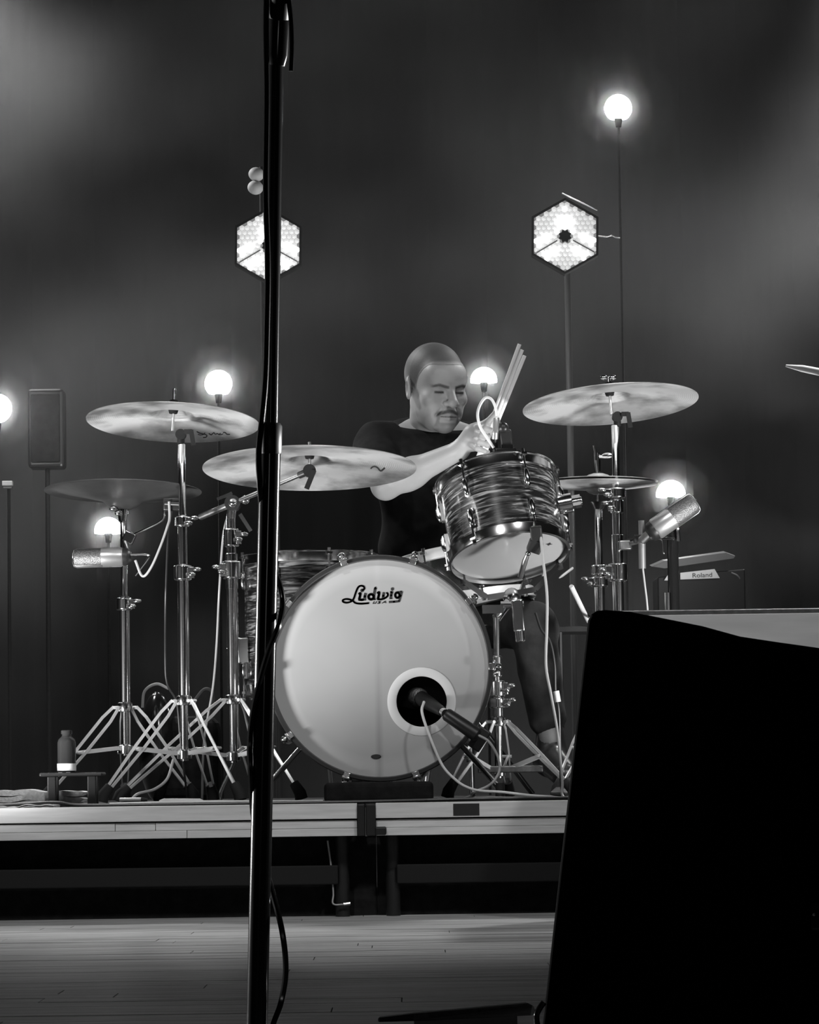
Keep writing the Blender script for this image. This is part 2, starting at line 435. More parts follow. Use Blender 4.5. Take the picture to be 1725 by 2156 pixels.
def head_mat():
    m = bpy.data.materials.new('bass_head'); m.use_nodes = True
    nt = m.node_tree; b = nt.nodes['Principled BSDF']; b.inputs['Roughness'].default_value = 0.5; b.inputs['Specular IOR Level'].default_value = 0.25
    tc = nt.nodes.new('ShaderNodeTexCoord'); sx = nt.nodes.new('ShaderNodeSeparateXYZ'); nt.links.new(tc.outputs['Object'], sx.inputs[0])
    # muffling ring under the film, a palm's width from the hoop
    def mth(op, a, b_=None, c=None):
        n_ = nt.nodes.new('ShaderNodeMath'); n_.operation = op
        for i, q in enumerate((a, b_, c)):
            if q is None: continue
            if isinstance(q, (int, float)): n_.inputs[i].default_value = q
            else: nt.links.new(q, n_.inputs[i])
        return n_.outputs[0]
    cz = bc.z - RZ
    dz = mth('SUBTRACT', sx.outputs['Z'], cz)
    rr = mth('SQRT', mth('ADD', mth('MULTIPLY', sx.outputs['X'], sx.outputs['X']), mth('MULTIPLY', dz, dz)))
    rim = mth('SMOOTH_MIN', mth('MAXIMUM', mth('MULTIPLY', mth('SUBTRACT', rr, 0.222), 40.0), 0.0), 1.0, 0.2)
    through_shadow = mth('MAXIMUM', mth('SUBTRACT', 1.0, mth('DIVIDE', mth('ABSOLUTE', mth('ADD', sx.outputs['X'], 0.004)), 0.012)), 0.0)  # dark stripe: shadow of things inside showing through, painted into the head colour
    through_shadow = mth('MULTIPLY', through_shadow, mth('MULTIPLY', mth('SUBTRACT', 0.16, dz), 0.30))
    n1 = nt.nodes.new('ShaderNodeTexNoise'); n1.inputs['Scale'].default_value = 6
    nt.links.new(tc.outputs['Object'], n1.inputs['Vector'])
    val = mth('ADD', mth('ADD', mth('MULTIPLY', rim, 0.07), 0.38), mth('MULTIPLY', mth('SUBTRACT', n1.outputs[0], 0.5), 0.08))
    val = mth('SUBTRACT', val, mth('MULTIPLY', through_shadow, 0.9))
    cb = nt.nodes.new('ShaderNodeCombineColor')
    for i in range(3): nt.links.new(val, cb.inputs[i])
    nt.links.new(cb.outputs[0], b.inputs['Base Color'])
    return m
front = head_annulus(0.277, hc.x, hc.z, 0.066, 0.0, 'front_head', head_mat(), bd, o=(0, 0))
ring = B().lathe([(0.064, -0.002), (0.087, -0.002), (0.087, 0.0012), (0.0855, 0.0022), (0.0655, 0.0022), (0.064, 0.0012)], 72, bc + Vector((hc.x, 0, hc.z)), RY, close=True).build('port_ring', ringwhite, front)
B().lathe([(0, -0.43), (0.272, -0.43)], 64, bc, RY).build('rear_head', drumhead, bd)
# felt pillow seen dark through the port
B().ball(bc + Vector((0, 0.26, -0.18)), (0.2, 0.12, 0.09), 20).build('damping_pillow', clothblack, bd)
def lud(x, y): 
    q = P(700 + x / 8.625, 1200 + y / 8.625, YB); return Vector((q.x, YB - 0.0009, q.z))
LUD = [
    (sp2([(540, 372), (578, 345), (570, 303), (520, 288), (470, 312), (432, 390), (388, 515), (345, 570), (262, 595), (198, 580), (190, 548), (240, 530), (305, 535), (368, 560), (415, 598), (480, 612), (560, 612), (668, 602)]), 34),
    ([(540, 372)], 66),
    (sp2([(483, 432), (508, 428), (500, 480), (488, 530), (520, 543), (565, 540)]), 44), ([(604, 420), (588, 480), (584, 548)], 48), ([(470, 552), (612, 546)], 18),
    (arc(702, 488, 48, 48, 0, 360), 46), ([(800, 322), (778, 332), (752, 470), (756, 545)], 46), ([(740, 536), (790, 532)], 26),
    (sp2([(818, 418), (850, 410), (840, 470), (828, 525), (850, 530)]), 44), ([(934, 405), (924, 470), (914, 528)], 46), (sp2([(828, 532), (880, 535), (940, 520), (995, 480), (1008, 440), (985, 412)]), 34),
    ([(1048, 408), (1082, 402), (1066, 460), (1058, 518)], 44), ([(1036, 522), (1092, 518)], 20), ([(1090, 346)], 58),
    (arc(1180, 458, 40, 50, 0, 360), 42), ([(1262, 388), (1240, 470), (1212, 572)], 40), ([(1262, 388), (1190, 400)], 24), ([(1222, 566), (1120, 578), (1026, 582)], 40),
    ([(760, 570), (738, 608), (785, 606), (805, 568)], 15), (sp2([(880, 570), (842, 574), (848, 588), (866, 594), (856, 606), (815, 608)]), 14), ([(900, 606), (960, 566), (972, 604)], 15), ([(930, 592), (968, 590)], 10),
]
ribbon(LUD, lud, printblack, 'lettering', front)
badge = P(792, 1593, YB)
B().lathe([(0, 0.003), (0.010, 0.003), (0.013, 0.0)], 20, (badge.x, YB - 0.001, badge.z), RY @ Matrix.Diagonal((1, 0.45, 1))).build('badge', printblack, front)
for k in range(10):
    a = R_(18 + 36 * k); dr = Vector((math.sin(a), 0, math.cos(a)))
    tdir = Vector((dr.z, 0, -dr.x))
    Rk = Matrix((tdir, Vector((0, 1, 0)), dr)).transposed()
    b = B()
    b.box(bc + dr * 0.2905 + Vector((0, -0.004, 0)), (0.020, 0.055, 0.006), Rk)
    b.box(bc + dr * 0.2845 + Vector((0, -0.0255, 0)), (0.018, 0.006, 0.016), Rk)
    b.ball(bc + dr * 0.302 + Vector((0, -0.012, 0)), 0.0095, 12)
    cl = b.build('claw', chrome, bd, bevel=0.0015)
    B().tube([bc + dr * 0.302 + Vector((0, -0.03, 0)), bc + dr * 0.302 + Vector((0, 0.15, 0))], 0.0032, 8).build('tension_rod', chrome, cl)
    B().tube([bc + dr * 0.298 + Vector((0, 0.14, 0)), bc + dr * 0.298 + Vector((0, 0.20, 0))], [0.010, 0.013], 12).build('lug', chrome, bd)
for px, sg in ((590, -1), (1012, 1)):
    b = B(); top = bc + Vector((sg * 0.20, 0.12, -0.19))
    ft = Vector((bc.x + sg * 0.30, YB - 0.06, RZ))
    b.tube([top, ft + Vector((0, 0, 0.03))], 0.0075, 10)
    spur = b.build('spur', chrome, bd)
    B().tube([ft + Vector((0, 0, 0.045)), ft + Vector((0, 0, 0.001))], [0.011, 0.013], 12).build('rubber_tip', rubber, spur)
cu = P(798, 1664, 8.8)
cush = B().box((cu.x, 8.80, RZ + 0.026), (0.272, 0.10, 0.052)).build('foam_wedge', clothblack, bevel=0.012)
tag(cush, 'black foam block wedged in front of the bass drum hoop', 'cushion')

# kick drum microphone on a hoop clamp
km = thing('kick_microphone', P(990, 1545, 8.86), 'black bass drum microphone poking into the port from the hoop', 'microphone')
a0, a1, a2 = P(1008, 1550, 8.86), P(938, 1502, 8.87), P(880, 1466, 9.0)
B().tube([a0, a0 + (a1 - a0) * 0.06, a0 + (a1 - a0) * 0.94, a1], [0.013, 0.0185, 0.017, 0.014], 18).build('clamp_sleeve', blackplastic, km)
B().tube([a1, a1 + (a2 - a1) * 0.12], 0.011, 14).build('collar', chrome, km)
B().tube([a1 + (a2 - a1) * 0.1, a1 + (a2 - a1) * 0.55, a2], [0.012, 0.018, 0.020], 18).build('body', blackplastic, km)
B().ball(a2, (0.027, 0.027, 0.027), 18).build('grille', micgrille, km)
B().box(P(1010, 1556, 8.90), (0.026, 0.06, 0.034), basis((a1 - a0), (0, 1, 0))).build('hoop_clamp', blackplastic, km, bevel=0.004)
cable('microphone_cable', [P(893, 1478, 8.9), P(889, 1500, 8.86), P(905, 1550, 8.84), P(932, 1612, 8.84), P(962, 1644, 8.82), P(985, 1658, 8.81), P(1012, 1665, 8.8), P(1060, 1668, 8.79), P(1120, 1675, 8.78), on_riser(1200, 8.77, 0.006), on_riser(1330, 8.8, 0.006)], 0.0036, whitecable, 'pale cable drooping from the bass drum port to the riser')
cable('microphone_cable', [P(1008, 1548, 8.85), P(1030, 1562, 8.84), P(1048, 1592, 8.84), P(1052, 1620, 8.84), P(1042, 1642, 8.82), P(1026, 1656, 8.82), P(1000, 1667, 8.82), on_riser(975, 8.84, 0.007), on_riser(900, 8.9, 0.005)], 0.0034, greycable, 'grey cable looping from the kick microphone clamp to the riser')

# ------------------------------------------------------------------ tom, floor tom, snare
def drum(name, label, c, n, r, depth, shellm, lugs, group=None, phase=0.0, headm=None, hoopm=None):
    """c: centre of the lower head, n: axis up"""
    R = basis(n, (1, 0, 0)); c = Vector(c); nv = R.col[2].copy()
    t = thing(name, c, label, 'drum', group)
    sh = B().lathe([(r - 0.006, 0.01), (r, 0.01), (r, depth - 0.01), (r - 0.006, depth - 0.01)], 64, (0, 0, 0), I3, close=True)
    o = bpy.data.objects.new('shell', sh.mesh('shell', Vector((0, 0, 0)))); C.objects.link(o); o.data.materials.append(shellm)
    o.parent = t; o.rotation_euler = R.to_euler(); ORG[o] = c
    hm = headm or drumhead
    for z0, sg in ((0.0, -1), (depth, 1)):
        hoop = B().lathe([(r + 0.002, z0 - sg * 0.016), (r + 0.009, z0 - sg * 0.014), (r + 0.007, z0), (r + 0.007, z0 + sg * 0.010), (r + 0.011, z0 + sg * 0.012), (r + 0.011, z0 + sg * 0.0145), (r + 0.003, z0 + sg * 0.0145)], 64, c, R, close=True).build('hoop', hoopm or chrome, t)
        B().lathe([(0, z0 + sg * 0.002), (r - 0.004, z0 + sg * 0.002), (r + 0.003, z0 - sg * 0.006)], 64, c, R).build('head', hm, t)
    for k in range(lugs):
        a = phase + 2 * math.pi * k / lugs
        er = R @ Vector((math.cos(a), math.sin(a), 0)); et = R @ Vector((-math.sin(a), math.cos(a), 0))
        Rl = Matrix((et, er, nv)).transposed()
        for z0, sg in ((0.0, 1), (depth, -1)):
            b = B()
            zc = z0 + sg * 0.058
            b.ball(c + nv * zc + er * (r + 0.008), (0.0085, 0.012, 0.026), 14, Rl)
            b.box(c + nv * zc + er * (r + 0.003), (0.016, 0.008, 0.05), Rl)
            lg = b.build('lug', chrome, t)
            b = B()
            b.tube([c + nv * (z0 + sg * 0.05) + er * (r + 0.011), c + nv * (z0 - sg * 0.013) + er * (r + 0.011)], 0.0028, 8)
            b.tube([c + nv * (z0 - sg * 0.010) + er * (r + 0.011), c + nv * (z0 - sg * 0.020) + er * (r + 0.011)], 0.0052, 8)
            b.box(c + nv * (z0 - sg * 0.006) + er * (r + 0.013), (0.016, 0.010, 0.006), Rl)
            b.build('tension_rod', chrome, lg)
    return t, R
YT = 9.15
tc0 = P(1071, 1166, YT)
tn = Vector((-0.131, math.sin(R_(21)), math.cos(R_(21)))).normalized()
tom, RT_ = drum('rack_tom', 'small tom with dark swirled wrap tilted back on a stand beside bass drum', tc0, tn, 0.151, 0.205, oyster, 6, phase=R_(-65), headm=mat('tom_head', 0.34, 0.25, spec=0.5, coat=0.4))
# mounting bracket on the tom's side
er = RT_ @ Vector((math.cos(R_(-8)), math.sin(R_(-8)), 0))
mb = tc0 + tn * 0.11 + er * 0.165
b = B(); b.tube([mb - er * 0.012, mb + er * 0.022], 0.026, 20); b.tube([mb + er * 0.02, mb + er * 0.048], 0.012, 14); b.box(mb + er * 0.03, (0.03, 0.02, 0.03), basis(tn, er))
b.build('mount_bracket', chrome, tom)
star = P(1157, 1146, YT)
b = B(); pts = []
Rs = basis(tn)
sc_ = tc0 - tn * 0.0035 + Vector((0, 0, 0))
d_ = star - CAM; tt = (sc_ - CAM).dot(tn) / d_.dot(tn); sq = CAM + d_ * tt
for k in range(8):
    rr_ = 0.010 if k % 2 == 0 else 0.004
    pts.append(sq + RT_ @ Vector((rr_ * math.cos(k * math.pi / 4 + 0.3), rr_ * math.sin(k * math.pi / 4 + 0.3), 0)))
b.add(pts, [tuple(range(8))]); b.build('star_mark', printblack, tom)

ftz = Zat(653, 1172, 9.7)
fc = P(653, 1172, 9.7)
ft, _ = drum('floor_tom', 'large dark floor tom on three legs behind the bass drum', (fc.x, 9.7, ftz - 0.37), (0.0, 0.02, 1), 0.182, 0.36, oyster, 8, phase=0.3)
for a in (200, 318, 80):
    e = Vector((math.cos(R_(a)), math.sin(R_(a)), 0)); c0 = Vector((fc.x, 9.7, 0))
    b = B(); p1 = c0 + e * 0.215
    b.tube(smoothpath([(p1.x, p1.y, ftz - 0.10), (p1.x, p1.y, RZ + 0.20), (p1.x + e.x * 0.01, p1.y + e.y * 0.01, RZ + 0.12), (p1.x + e.x * 0.05, p1.y + e.y * 0.05, RZ + 0.03), (p1.x + e.x * 0.05, p1.y + e.y * 0.05, RZ)], 5), 0.006, 10)
    lg = b.build('leg', chrome, ft)
    b = B(); b.box(c0 + e * 0.2 + Vector((0, 0, ftz - 0.26)), (0.03, 0.03, 0.07), basis((0, 0, 1), e)); b.tube([c0 + e * 0.218 + Vector((0, 0, ftz - 0.26)), c0 + e * 0.245 + Vector((0, 0, ftz - 0.26))], 0.008, 10)
    b.build('leg_bracket', chrome, ft, bevel=0.003)
snc = P(985, 1162, 9.72)
sn, _ = drum('snare_drum', 'chrome hooped snare drum half hidden between bass drum and tom', (snc.x, 9.72, snc.z - 0.14), (-0.15, 0.06, 1), 0.176, 0.13, chrome, 8, phase=0.2, hoopm=legmetal)
st = thing('snare_stand', (snc.x, 9.74, RZ), 'low chrome stand holding the snare drum behind the bass drum', 'stand')
zc = snc.z - 0.16
B().tube([(snc.x, 9.74, RZ + 0.1), (snc.x, 9.74, zc - 0.05)], 0.012, 12).build('post', chrome, st)
for a in (30, 150, 270):
    e = Vector((math.cos(R_(a)), math.sin(R_(a)), 0)); c0 = Vector((snc.x, 9.74, 0))
    B().tube([c0 + Vector((0, 0, RZ + 0.24)), c0 + e * 0.2 + Vector((0, 0, RZ + 0.01))], 0.008, 10).build('leg', chrome, st)
    B().tube([c0 + Vector((0, 0, zc - 0.05)), c0 + e * 0.17 + Vector((0, 0, zc - 0.035)), c0 + e * 0.19 + Vector((0, 0, zc + 0.0))], 0.007, 10).build('basket_arm', chrome, st)

# ------------------------------------------------------------------ stands
def tripod(t, x, Y, hub, low, feet, r_in=0.010):
    """double braced legs; feet: list of (dx, dy) from the post"""
    B().lathe([(0.012, -0.012), (0.020, -0.010), (0.022, 0.0), (0.020, 0.012), (0.013, 0.016)], 20, (x, Y, hub), I3, close=True).build('leg_collar', chrome, t)
    B().lathe([(0.009, -0.016), (0.019, -0.014), (0.020, 0.006), (0.010, 0.010)], 20, (x, Y, low), I3, close=True).build('brace_collar', chrome, t)
    B().tube([(x, Y, low - 0.02), (x, Y, hub)], r_in, 12).build('inner_post', chrome, t)
    for dx, dy in feet:
        e = Vector((dx, dy, 0)); L = e.length; e.normalize(); sd = Vector((-e.y, e.x, 0))
        top = Vector((x, Y, hub)) + e * 0.026; foot = Vector((x + dx, Y + dy, RZ + 0.03))
        mid = top + (foot - top) * 0.52
        b = B(); pn = sd.cross(foot - top).normalized()
        for s_ in (-1, 1):
            o0 = sd * (0.009 * s_) + pn * (0.004 * s_); kn = sd * (0.013 * s_) + pn * (0.0085 * s_)
            b.bar(top + o0, top + (foot - top) * 0.14 + kn, 0.0075, 0.0035, sd.cross(foot - top))
            b.bar(top + (foot - top) * 0.13 + kn, top + (foot - top) * 0.50 + kn, 0.0075, 0.0035, sd.cross(foot - top))
            b.bar(top + (foot - top) * 0.49 + kn, foot + sd * (0.006 * s_) + pn * (0.003 * s_), 0.0075, 0.0035, sd.cross(foot - top))
        b.tube([mid + sd * 0.02, mid - sd * 0.02], 0.004, 8)
        b.tube([top + sd * 0.016, top - sd * 0.016], 0.0045, 8)
        leg = b.build('leg', legmetal, t)
        b = B(); lo = Vector((x, Y, low)) + e * 0.02
        for s_ in (-1, 1):
            b.bar(lo + sd * (0.008 * s_), mid + sd * (0.010 * s_), 0.010, 0.003, sd.cross(mid - lo))
        b.build('brace', legmetal, t)
        dd = (foot - top).normalized()
        B().tube([foot - dd * 0.025, foot + dd * 0.005, Vector((foot.x + dd.x * 0.012, foot.y + dd.y * 0.012, RZ + 0.010))], [0.013, 0.016, 0.017], 12).build('rubber_foot', rubber, leg)
def collar(t, x, Y, z, r, h, wing=1):
    b = B(); b.lathe([(r * 0.75, -h / 2), (r, -h / 2 + 0.003), (r, h / 2 - 0.003), (r * 0.75, h / 2)], 20, (x, Y, z), I3, close=True)
    b.box((x + wing * r * 0.95, Y - 0.004, z), (r * 0.7, r * 1.2, h * 0.7))
    o = b.build('tube_collar', chrome, t, bevel=0.002)
    b = B(); b.tube([(x + wing * r * 1.2, Y - 0.012, z), (x + wing * r * 1.35, Y - 0.028, z)], 0.004, 8)
    b.ball((x + wing * (r * 1.35 + 0.008), Y - 0.03, z + 0.007), (0.011, 0.005, 0.006), 10); b.ball((x + wing * (r * 1.35 - 0.006), Y - 0.03, z - 0.006), (0.010, 0.005, 0.006), 10)
    b.build('wing_nut', chrome, o)
def stand(name, label, px, Y, segs, hub, low, feet, cols=(), cat='stand', pxtop=None):
    """segs: (y_top, y_bottom, radius) in photo rows on the post"""
    x = P(px, 1300, Y).x
    t = thing(name, (x, Y, RZ), label, cat)
    for y0, y1, r in segs:
        z0, z1 = Zat(px, y1, Y), Zat(px, y0, Y)
        B().tube([(x, Y, z0), (x, Y, z1 - 0.002), (x, Y, z1)], [r, r, r * 0.85], 18).build('tube', chrome, t)
    for yc, r, h, wg in cols: collar(t, x, Y, Zat(px, yc, Y), r, h, wg)
    tripod(t, x, Y, Zat(px, hub, Y), Zat(px, low, Y), feet)
    return t, x
def tilter(t, c, n, wing=1):
    """cymbal tilter: ratchet block, rod along n, felts, drop lever"""
    n = Vector(n).normalized(); c = Vector(c)
    b = B(); b.tube([c + Vector((0, -0.014, 0)), c + Vector((0, 0.014, 0))], 0.014, 18); b.tube([c, c - Vector((0, 0, 0.024))], 0.010, 12)
    b.build('tilter', blackplastic, t)
    b = B(); b.bar(c + Vector((wing * 0.010, -0.016, 0.006)), c + Vector((wing * 0.030, -0.018, 0.006)), 0.012, 0.006); b.bar(c + Vector((wing * 0.028, -0.018, 0.010)), c + Vector((wing * 0.034, -0.018, -0.03)), 0.012, 0.006, (1, 0, 0))
    b.build('lever', blackplastic, t)
    return n

# ------------------------------------------------------------------ cymbals
def cym_profile(r, bell=0.055, bh=0.026, bow=0.02, flange=False):
    pw = 1.0 if flange else 1.6
    pr = [(0.006, bow + bh), (bell * 0.35, bow + bh * 0.95), (bell * 0.7, bow + bh * 0.65), (bell * 0.93, bow + bh * 0.2), (bell * 1.08, bow + 0.0005)]
    n = 12
    for i in range(1, n + 1):
        t = i / n; rr = bell * 1.08 + (r - bell * 1.08) * t
        z = bow * (1 - t ** pw)
        if flange and t > 0.84: z = bow * (1 - 0.84) + (t - 0.84) * 0.03
        pr.append((rr, z))
    return pr
def cymbal(name, label, c, n, r, group=None, flip=False, bell=0.055, bow=0.02, bh=0.026, flange=False, th=0.0014, hint=(1, 0, 0), m=None):
    """c: middle of the rim plane"""
    n = Vector(n).normalized(); R = basis(n, hint)
    if flip: R = R @ Matrix.Diagonal((1, -1, -1))
    pr = cym_profile(r, bell, bh, bow, flange)
    full = pr + [(r, pr[-1][1] - th)] + [(q[0], q[1] - th) for q in reversed(pr[:-1])]
    b = B().lathe(full, 96, close=True)
    o = bpy.data.objects.new(name, b.mesh(name, Vector((0, 0, 0)))); C.objects.link(o)
    o.data.materials.append(m or cymbalmat)
    o.matrix_world = Matrix.Translation(Vector(c)) @ R.to_4x4()
    ORG[o] = Vector(c)
    tag(o, label, 'cymbal', group)
    return o, R, pr
def cym_part(cy, name, m, b):
    """b built in the cymbal's own frame"""
    o = bpy.data.objects.new(name, b.mesh(name, Vector((0, 0, 0)))); C.objects.link(o); o.data.materials.append(m); o.parent = cy
    return o
def cym_hardware(t, c, n, R, bow, bellh=0.026, up=0.035, down=0.05, wing=True):
    """rod, felts and nut belonging to the stand"""
    n = Vector(n).normalized(); top = Vector(c) + n * (bow + bellh)
    b = B(); b.tube([top - n * down, top + n * up], 0.004, 10); b.build('rod', chrome, t)
    b = B(); b.tube([top - n * 0.022, top - n * 0.003], [0.011, 0.016], 16); b.build('lower_felt', clothblack, t)
    b = B(); b.tube([top + n * 0.003, top + n * 0.013], [0.014, 0.011], 16); b.build('upper_felt', clothblack, t)
    if wing:
        b = B(); b.tube([top + n * 0.014, top + n * 0.026], [0.007, 0.0055], 12); b.ball(top + n * 0.024 + Vector((0.012, 0, 0.004)), (0.010, 0.004, 0.007), 10); b.ball(top + n * 0.024 + Vector((-0.012, 0, 0.004)), (0.010, 0.004, 0.007), 10)
        b.build('wing_nut', chrome, t)
    return top
def tiltn(t, slope): return Vector((math.tan(R_(slope)), math.sin(R_(t)), math.cos(R_(t)))).normalized()

# --- left crash on straight stand
YA = 9.2
tA, xA = stand('cymbal_stand', 'chrome straight cymbal stand under the highest crash beside the boom stand', 386, YA,
    [(935, 1092, 0.0098), (1085, 1190, 0.0125), (1188, 1473, 0.0145)], 1476, 1586,
    [(-0.205, -0.06), (0.145, -0.10), (0.06, 0.2)], [(1098, 0.019, 0.03, 1), (1206, 0.0235, 0.042, 1)])
nA = tiltn(7.8, 2.5); cA = P(364, 889, YA)
cyA, RA, prA = cymbal('crash_cymbal', 'bright crash cymbal tilted highest over the upside-down cymbal', cA, nA, 0.228)
topA = cym_hardware(tA, cA, nA, RA, 0.02, up=0.045, down=0.07, wing=False)
tilter(tA, P(381, 915, YA), nA)
# --- middle crash on boom stand
YM = 9.3; YMC = 9.12
tB, xB = stand('boom_cymbal_stand', 'chrome boom stand whose slanting arm carries the widest cymbal', 489, YM,
    [(1085, 1172, 0.0125), (1165, 1240, 0.0165), (1210, 1473, 0.0145)], 1474, 1590,
    [(-0.29, -0.08), (0.175, -0.10), (0.05, 0.2)], [(1132, 0.021, 0.05, 1), (1200, 0.024, 0.05, -1)])
nM = tiltn(7.3, 0.5); cM = P(652, 986, YMC)
cyM, RM, prM = cymbal('ride_cymbal', 'widest cymbal in front of the drummer, partly behind the microphone stand', cM, nM, 0.279, bow=0.022)
topM = cym_hardware(tB, cM, nM, RM, 0.022, up=0.022, down=0.055, wing=False)
piv = topM - nM * 0.055
b = B(); b.tube([piv + Vector((0, -0.014, 0)), piv + Vector((0, 0.014, 0))], 0.017, 18); b.bar(piv + Vector((0.012, -0.014, 0)), piv + Vector((-0.008, -0.016, -0.048)), 0.013, 0.006, (1, 0, 0))
b.build('tilter', blackplastic, tB)
bc1 = P(490, 1060, YM - 0.03)
dirb = (piv - bc1).normalized(); tail = bc1 - dirb * 0.115
B().tube([tail, bc1], [0.0085, 0.0085], 12).build('counter_arm', steel, tB)
B().tube([bc1, piv], 0.0062, 12).build('boom_arm', chrome, tB)
B().tube([piv - dirb * 0.035, piv], 0.0095, 12).build('arm_sleeve', blackplastic, tB)
b = B(); b.tube([bc1 + Vector((0, -0.02, 0)), bc1 + Vector((0, 0.03, 0))], 0.021, 20); b.tube([bc1, Vector((xB, YM, Zat(489, 1090, YM)))], 0.012, 12); b.ball(bc1 + Vector((0.002, -0.022, 0)), 0.012, 12)
b.build('boom_clamp', chrome, tB)
b = B(); b.bar(bc1 + Vector((0.02, -0.02, -0.03)), bc1 + Vector((0.048, -0.02, -0.075)), 0.010, 0.006); b.ball(bc1 + Vector((0.034, -0.015, 0.008)), (0.012, 0.01, 0.012), 12); b.bar(bc1 + Vector((-0.04, -0.02, 0.010)), bc1 + Vector((0.0, -0.02, 0.026)), 0.008, 0.004)
b.build('clamp_lever', chrome, tB)
# --- china, upside down
YC = 9.35
tC, xC = stand('cymbal_stand', 'chrome stand carrying the upside-down cymbal behind the small stool', 262, YC,
    [(1066, 1268, 0.0095), (1255, 1490, 0.0145)], 1490, 1575,
    [(-0.2, -0.10), (0.17, 0.10), (-0.02, 0.22)], [(1272, 0.022, 0.035, 1), (1078, 0.013, 0.02, -1)])
nC = tiltn(4.2, 1.0); cC = P(259, 1027, YC)
cyC, RC, prC = cymbal('china_cymbal', 'dark upside-down cymbal with upturned rim, bell pointing down', cC, nC, 0.21, flip=True, bow=0.034, flange=True, m=mat('dark_bronze', 0.3, 0.38, 0.9, noise=(0.14, 0.3), scale=7, aniso=0.5))
bpt = Vector(cC) - nC * 0.06
b = B(); b.tube([bpt - nC * 0.02, bpt + nC * 0.075], 0.004, 10); b.tube([bpt - nC * 0.03, bpt], [0.010, 0.015], 14); b.build('rod', chrome, tC)
# --- right crash
YD = 9.4
tD, xD = stand('cymbal_stand', 'chrome stand holding the crash next to the hi-hat', 1303, YD,
    [(895, 1045, 0.0105), (1035, 1135, 0.0125), (1125, 1480, 0.0155)], 1490, 1590,
    [(-0.12, -0.2), (0.24, -0.05), (-0.05, 0.22)], [(1038, 0.024, 0.03, -1), (1066, 0.018, 0.04, -1), (1205, 0.026, 0.05, -1)])
nD = tiltn(7.6, -3.4); cD = P(1286, 851, YD)
cyD, RD, prD = cymbal('crash_cymbal', 'bright crash cymbal above the hi-hat with wing nut on top', cD, nD, 0.237)
topD = cym_hardware(tD, cD, nD, RD, 0.02, up=0.03, down=0.075)
tilter(tD, P(1300, 878, YD), nD)
# --- printed marks under the cymbals
def cym_tf(c, R, pr, th=0.0014):
    Ri = R.inverted(); o = Ri @ (CAM - Vector(c))
    zs = [q[1] for q in pr]; rs = [q[0] for q in pr]
    def tf(px, py):
        d = Ri @ (P(px, py, 9.0) - CAM); z = pr[-1][1]
        for _ in range(12):
            t = (z - o.z) / d.z; x, y = o.x + d.x * t, o.y + d.y * t
            z = float(np.interp(math.hypot(x, y), rs, zs)) - th - 0.0006
        return Vector((x, y, z))
    return tf
def cym_print(cy, strokes, tf, name='maker_mark'):
    ORG[cy] = Vector((0, 0, 0)); return ribbon(strokes, tf, printblack, name, cy)
q_ = lambda x, y: (390 + x / 15.68, 890 + y / 15.68)
cym_print(cyA, [([q_(*p) for p in sp2(pp)], wd) for pp, wd in [
    ([(380, 290), (470, 340), (580, 370), (690, 400), (720, 440), (680, 480), (590, 490)], 2.0), ([(420, 380), (500, 405), (600, 390), (660, 330)], 1.6),
    ([(780, 350), (850, 400), (900, 370), (950, 330), (990, 390)], 2.0), ([(1000, 390), (1060, 360), (1120, 390), (1170, 340)], 2.0), ([(1100, 395), (1180, 395), (1250, 370)], 2.0), ([(1250, 330), (1320, 325), (1380, 385), (1480, 385)], 2.2)]],
    cym_tf(cA, RA, prA))
q2 = lambda x, y: (760 + x / 21.56, 960 + y / 21.56)
cym_print(cyM, [([q2(*p) for p in sp2([(450, 580), (520, 510), (600, 480), (700, 500), (790, 570), (850, 650), (930, 690)])], 3.0), ([q2(930, 680), q2(1090, 540)], 3.8)], cym_tf(cM, RM, prM))
# --- hi-hat
YH = 9.5
tH, xH = stand('hi_hat_stand', 'chrome hi-hat stand with pull rod, clutch and foot pedal', 1264, YH,
    [(1062, 1205, 0.0105), (1195, 1480, 0.0145)], 1485, 1600,
    [(-0.13, -0.2), (0.22, 0.03), (-0.02, 0.22)], [(1200, 0.022, 0.03, 1), (1225, 0.024, 0.03, -1)])
cH = P(1260, 1014, YH); nH = tiltn(0.6, 0.6)
cyH, RH, prH = cymbal('hi_hat_cymbal', 'upper hi-hat cymbal under the clutch, bell upward', cH, nH, 0.162, bell=0.038, bow=0.010, bh=0.013, group='pair of hi-hat cymbals')
cyH2, _, _ = cymbal('hi_hat_cymbal', 'lower hi-hat cymbal turned bell down on its cup', Vector(cH) - nH * 0.008, nH, 0.162, bell=0.038, bow=0.012, bh=0.016, flip=True, group='pair of hi-hat cymbals')
b = B(); rt = P(1251, 938, YH); b.tube([Vector((xH, YH, Zat(1264, 1075, YH))), Vector((cH.x, YH, cH.z + 0.04)), rt], 0.0038, 10); b.build('pull_rod', chrome, tH)
cl = Vector((cH.x, YH, cH.z + 0.026))
b = B(); b.tube([cl, cl + Vector((-0.002, 0, 0.032))], [0.0075, 0.010], 12); b.tube([cl + Vector((-0.002, 0, 0.03)), cl + Vector((-0.003, 0, 0.052))], 0.0095, 14)
b.build('clutch', chrome, tH)
b = B(); b.tube([cl + Vector((0.002, -0.004, 0.042)), cl + Vector((0.022, -0.008, 0.040))], 0.004, 8); b.ball(cl + Vector((0.026, -0.008, 0.044)), (0.016, 0.005, 0.008), 12); b.build('wing_screw', chrome, tH)
b = B(); b.tube([Vector((cH.x, YH, cH.z - 0.075)), Vector((cH.x, YH, cH.z - 0.055))], [0.012, 0.024], 18); b.build('cymbal_seat', blackplastic, tH)
pd = P(1188, 1600, YH - 0.18)
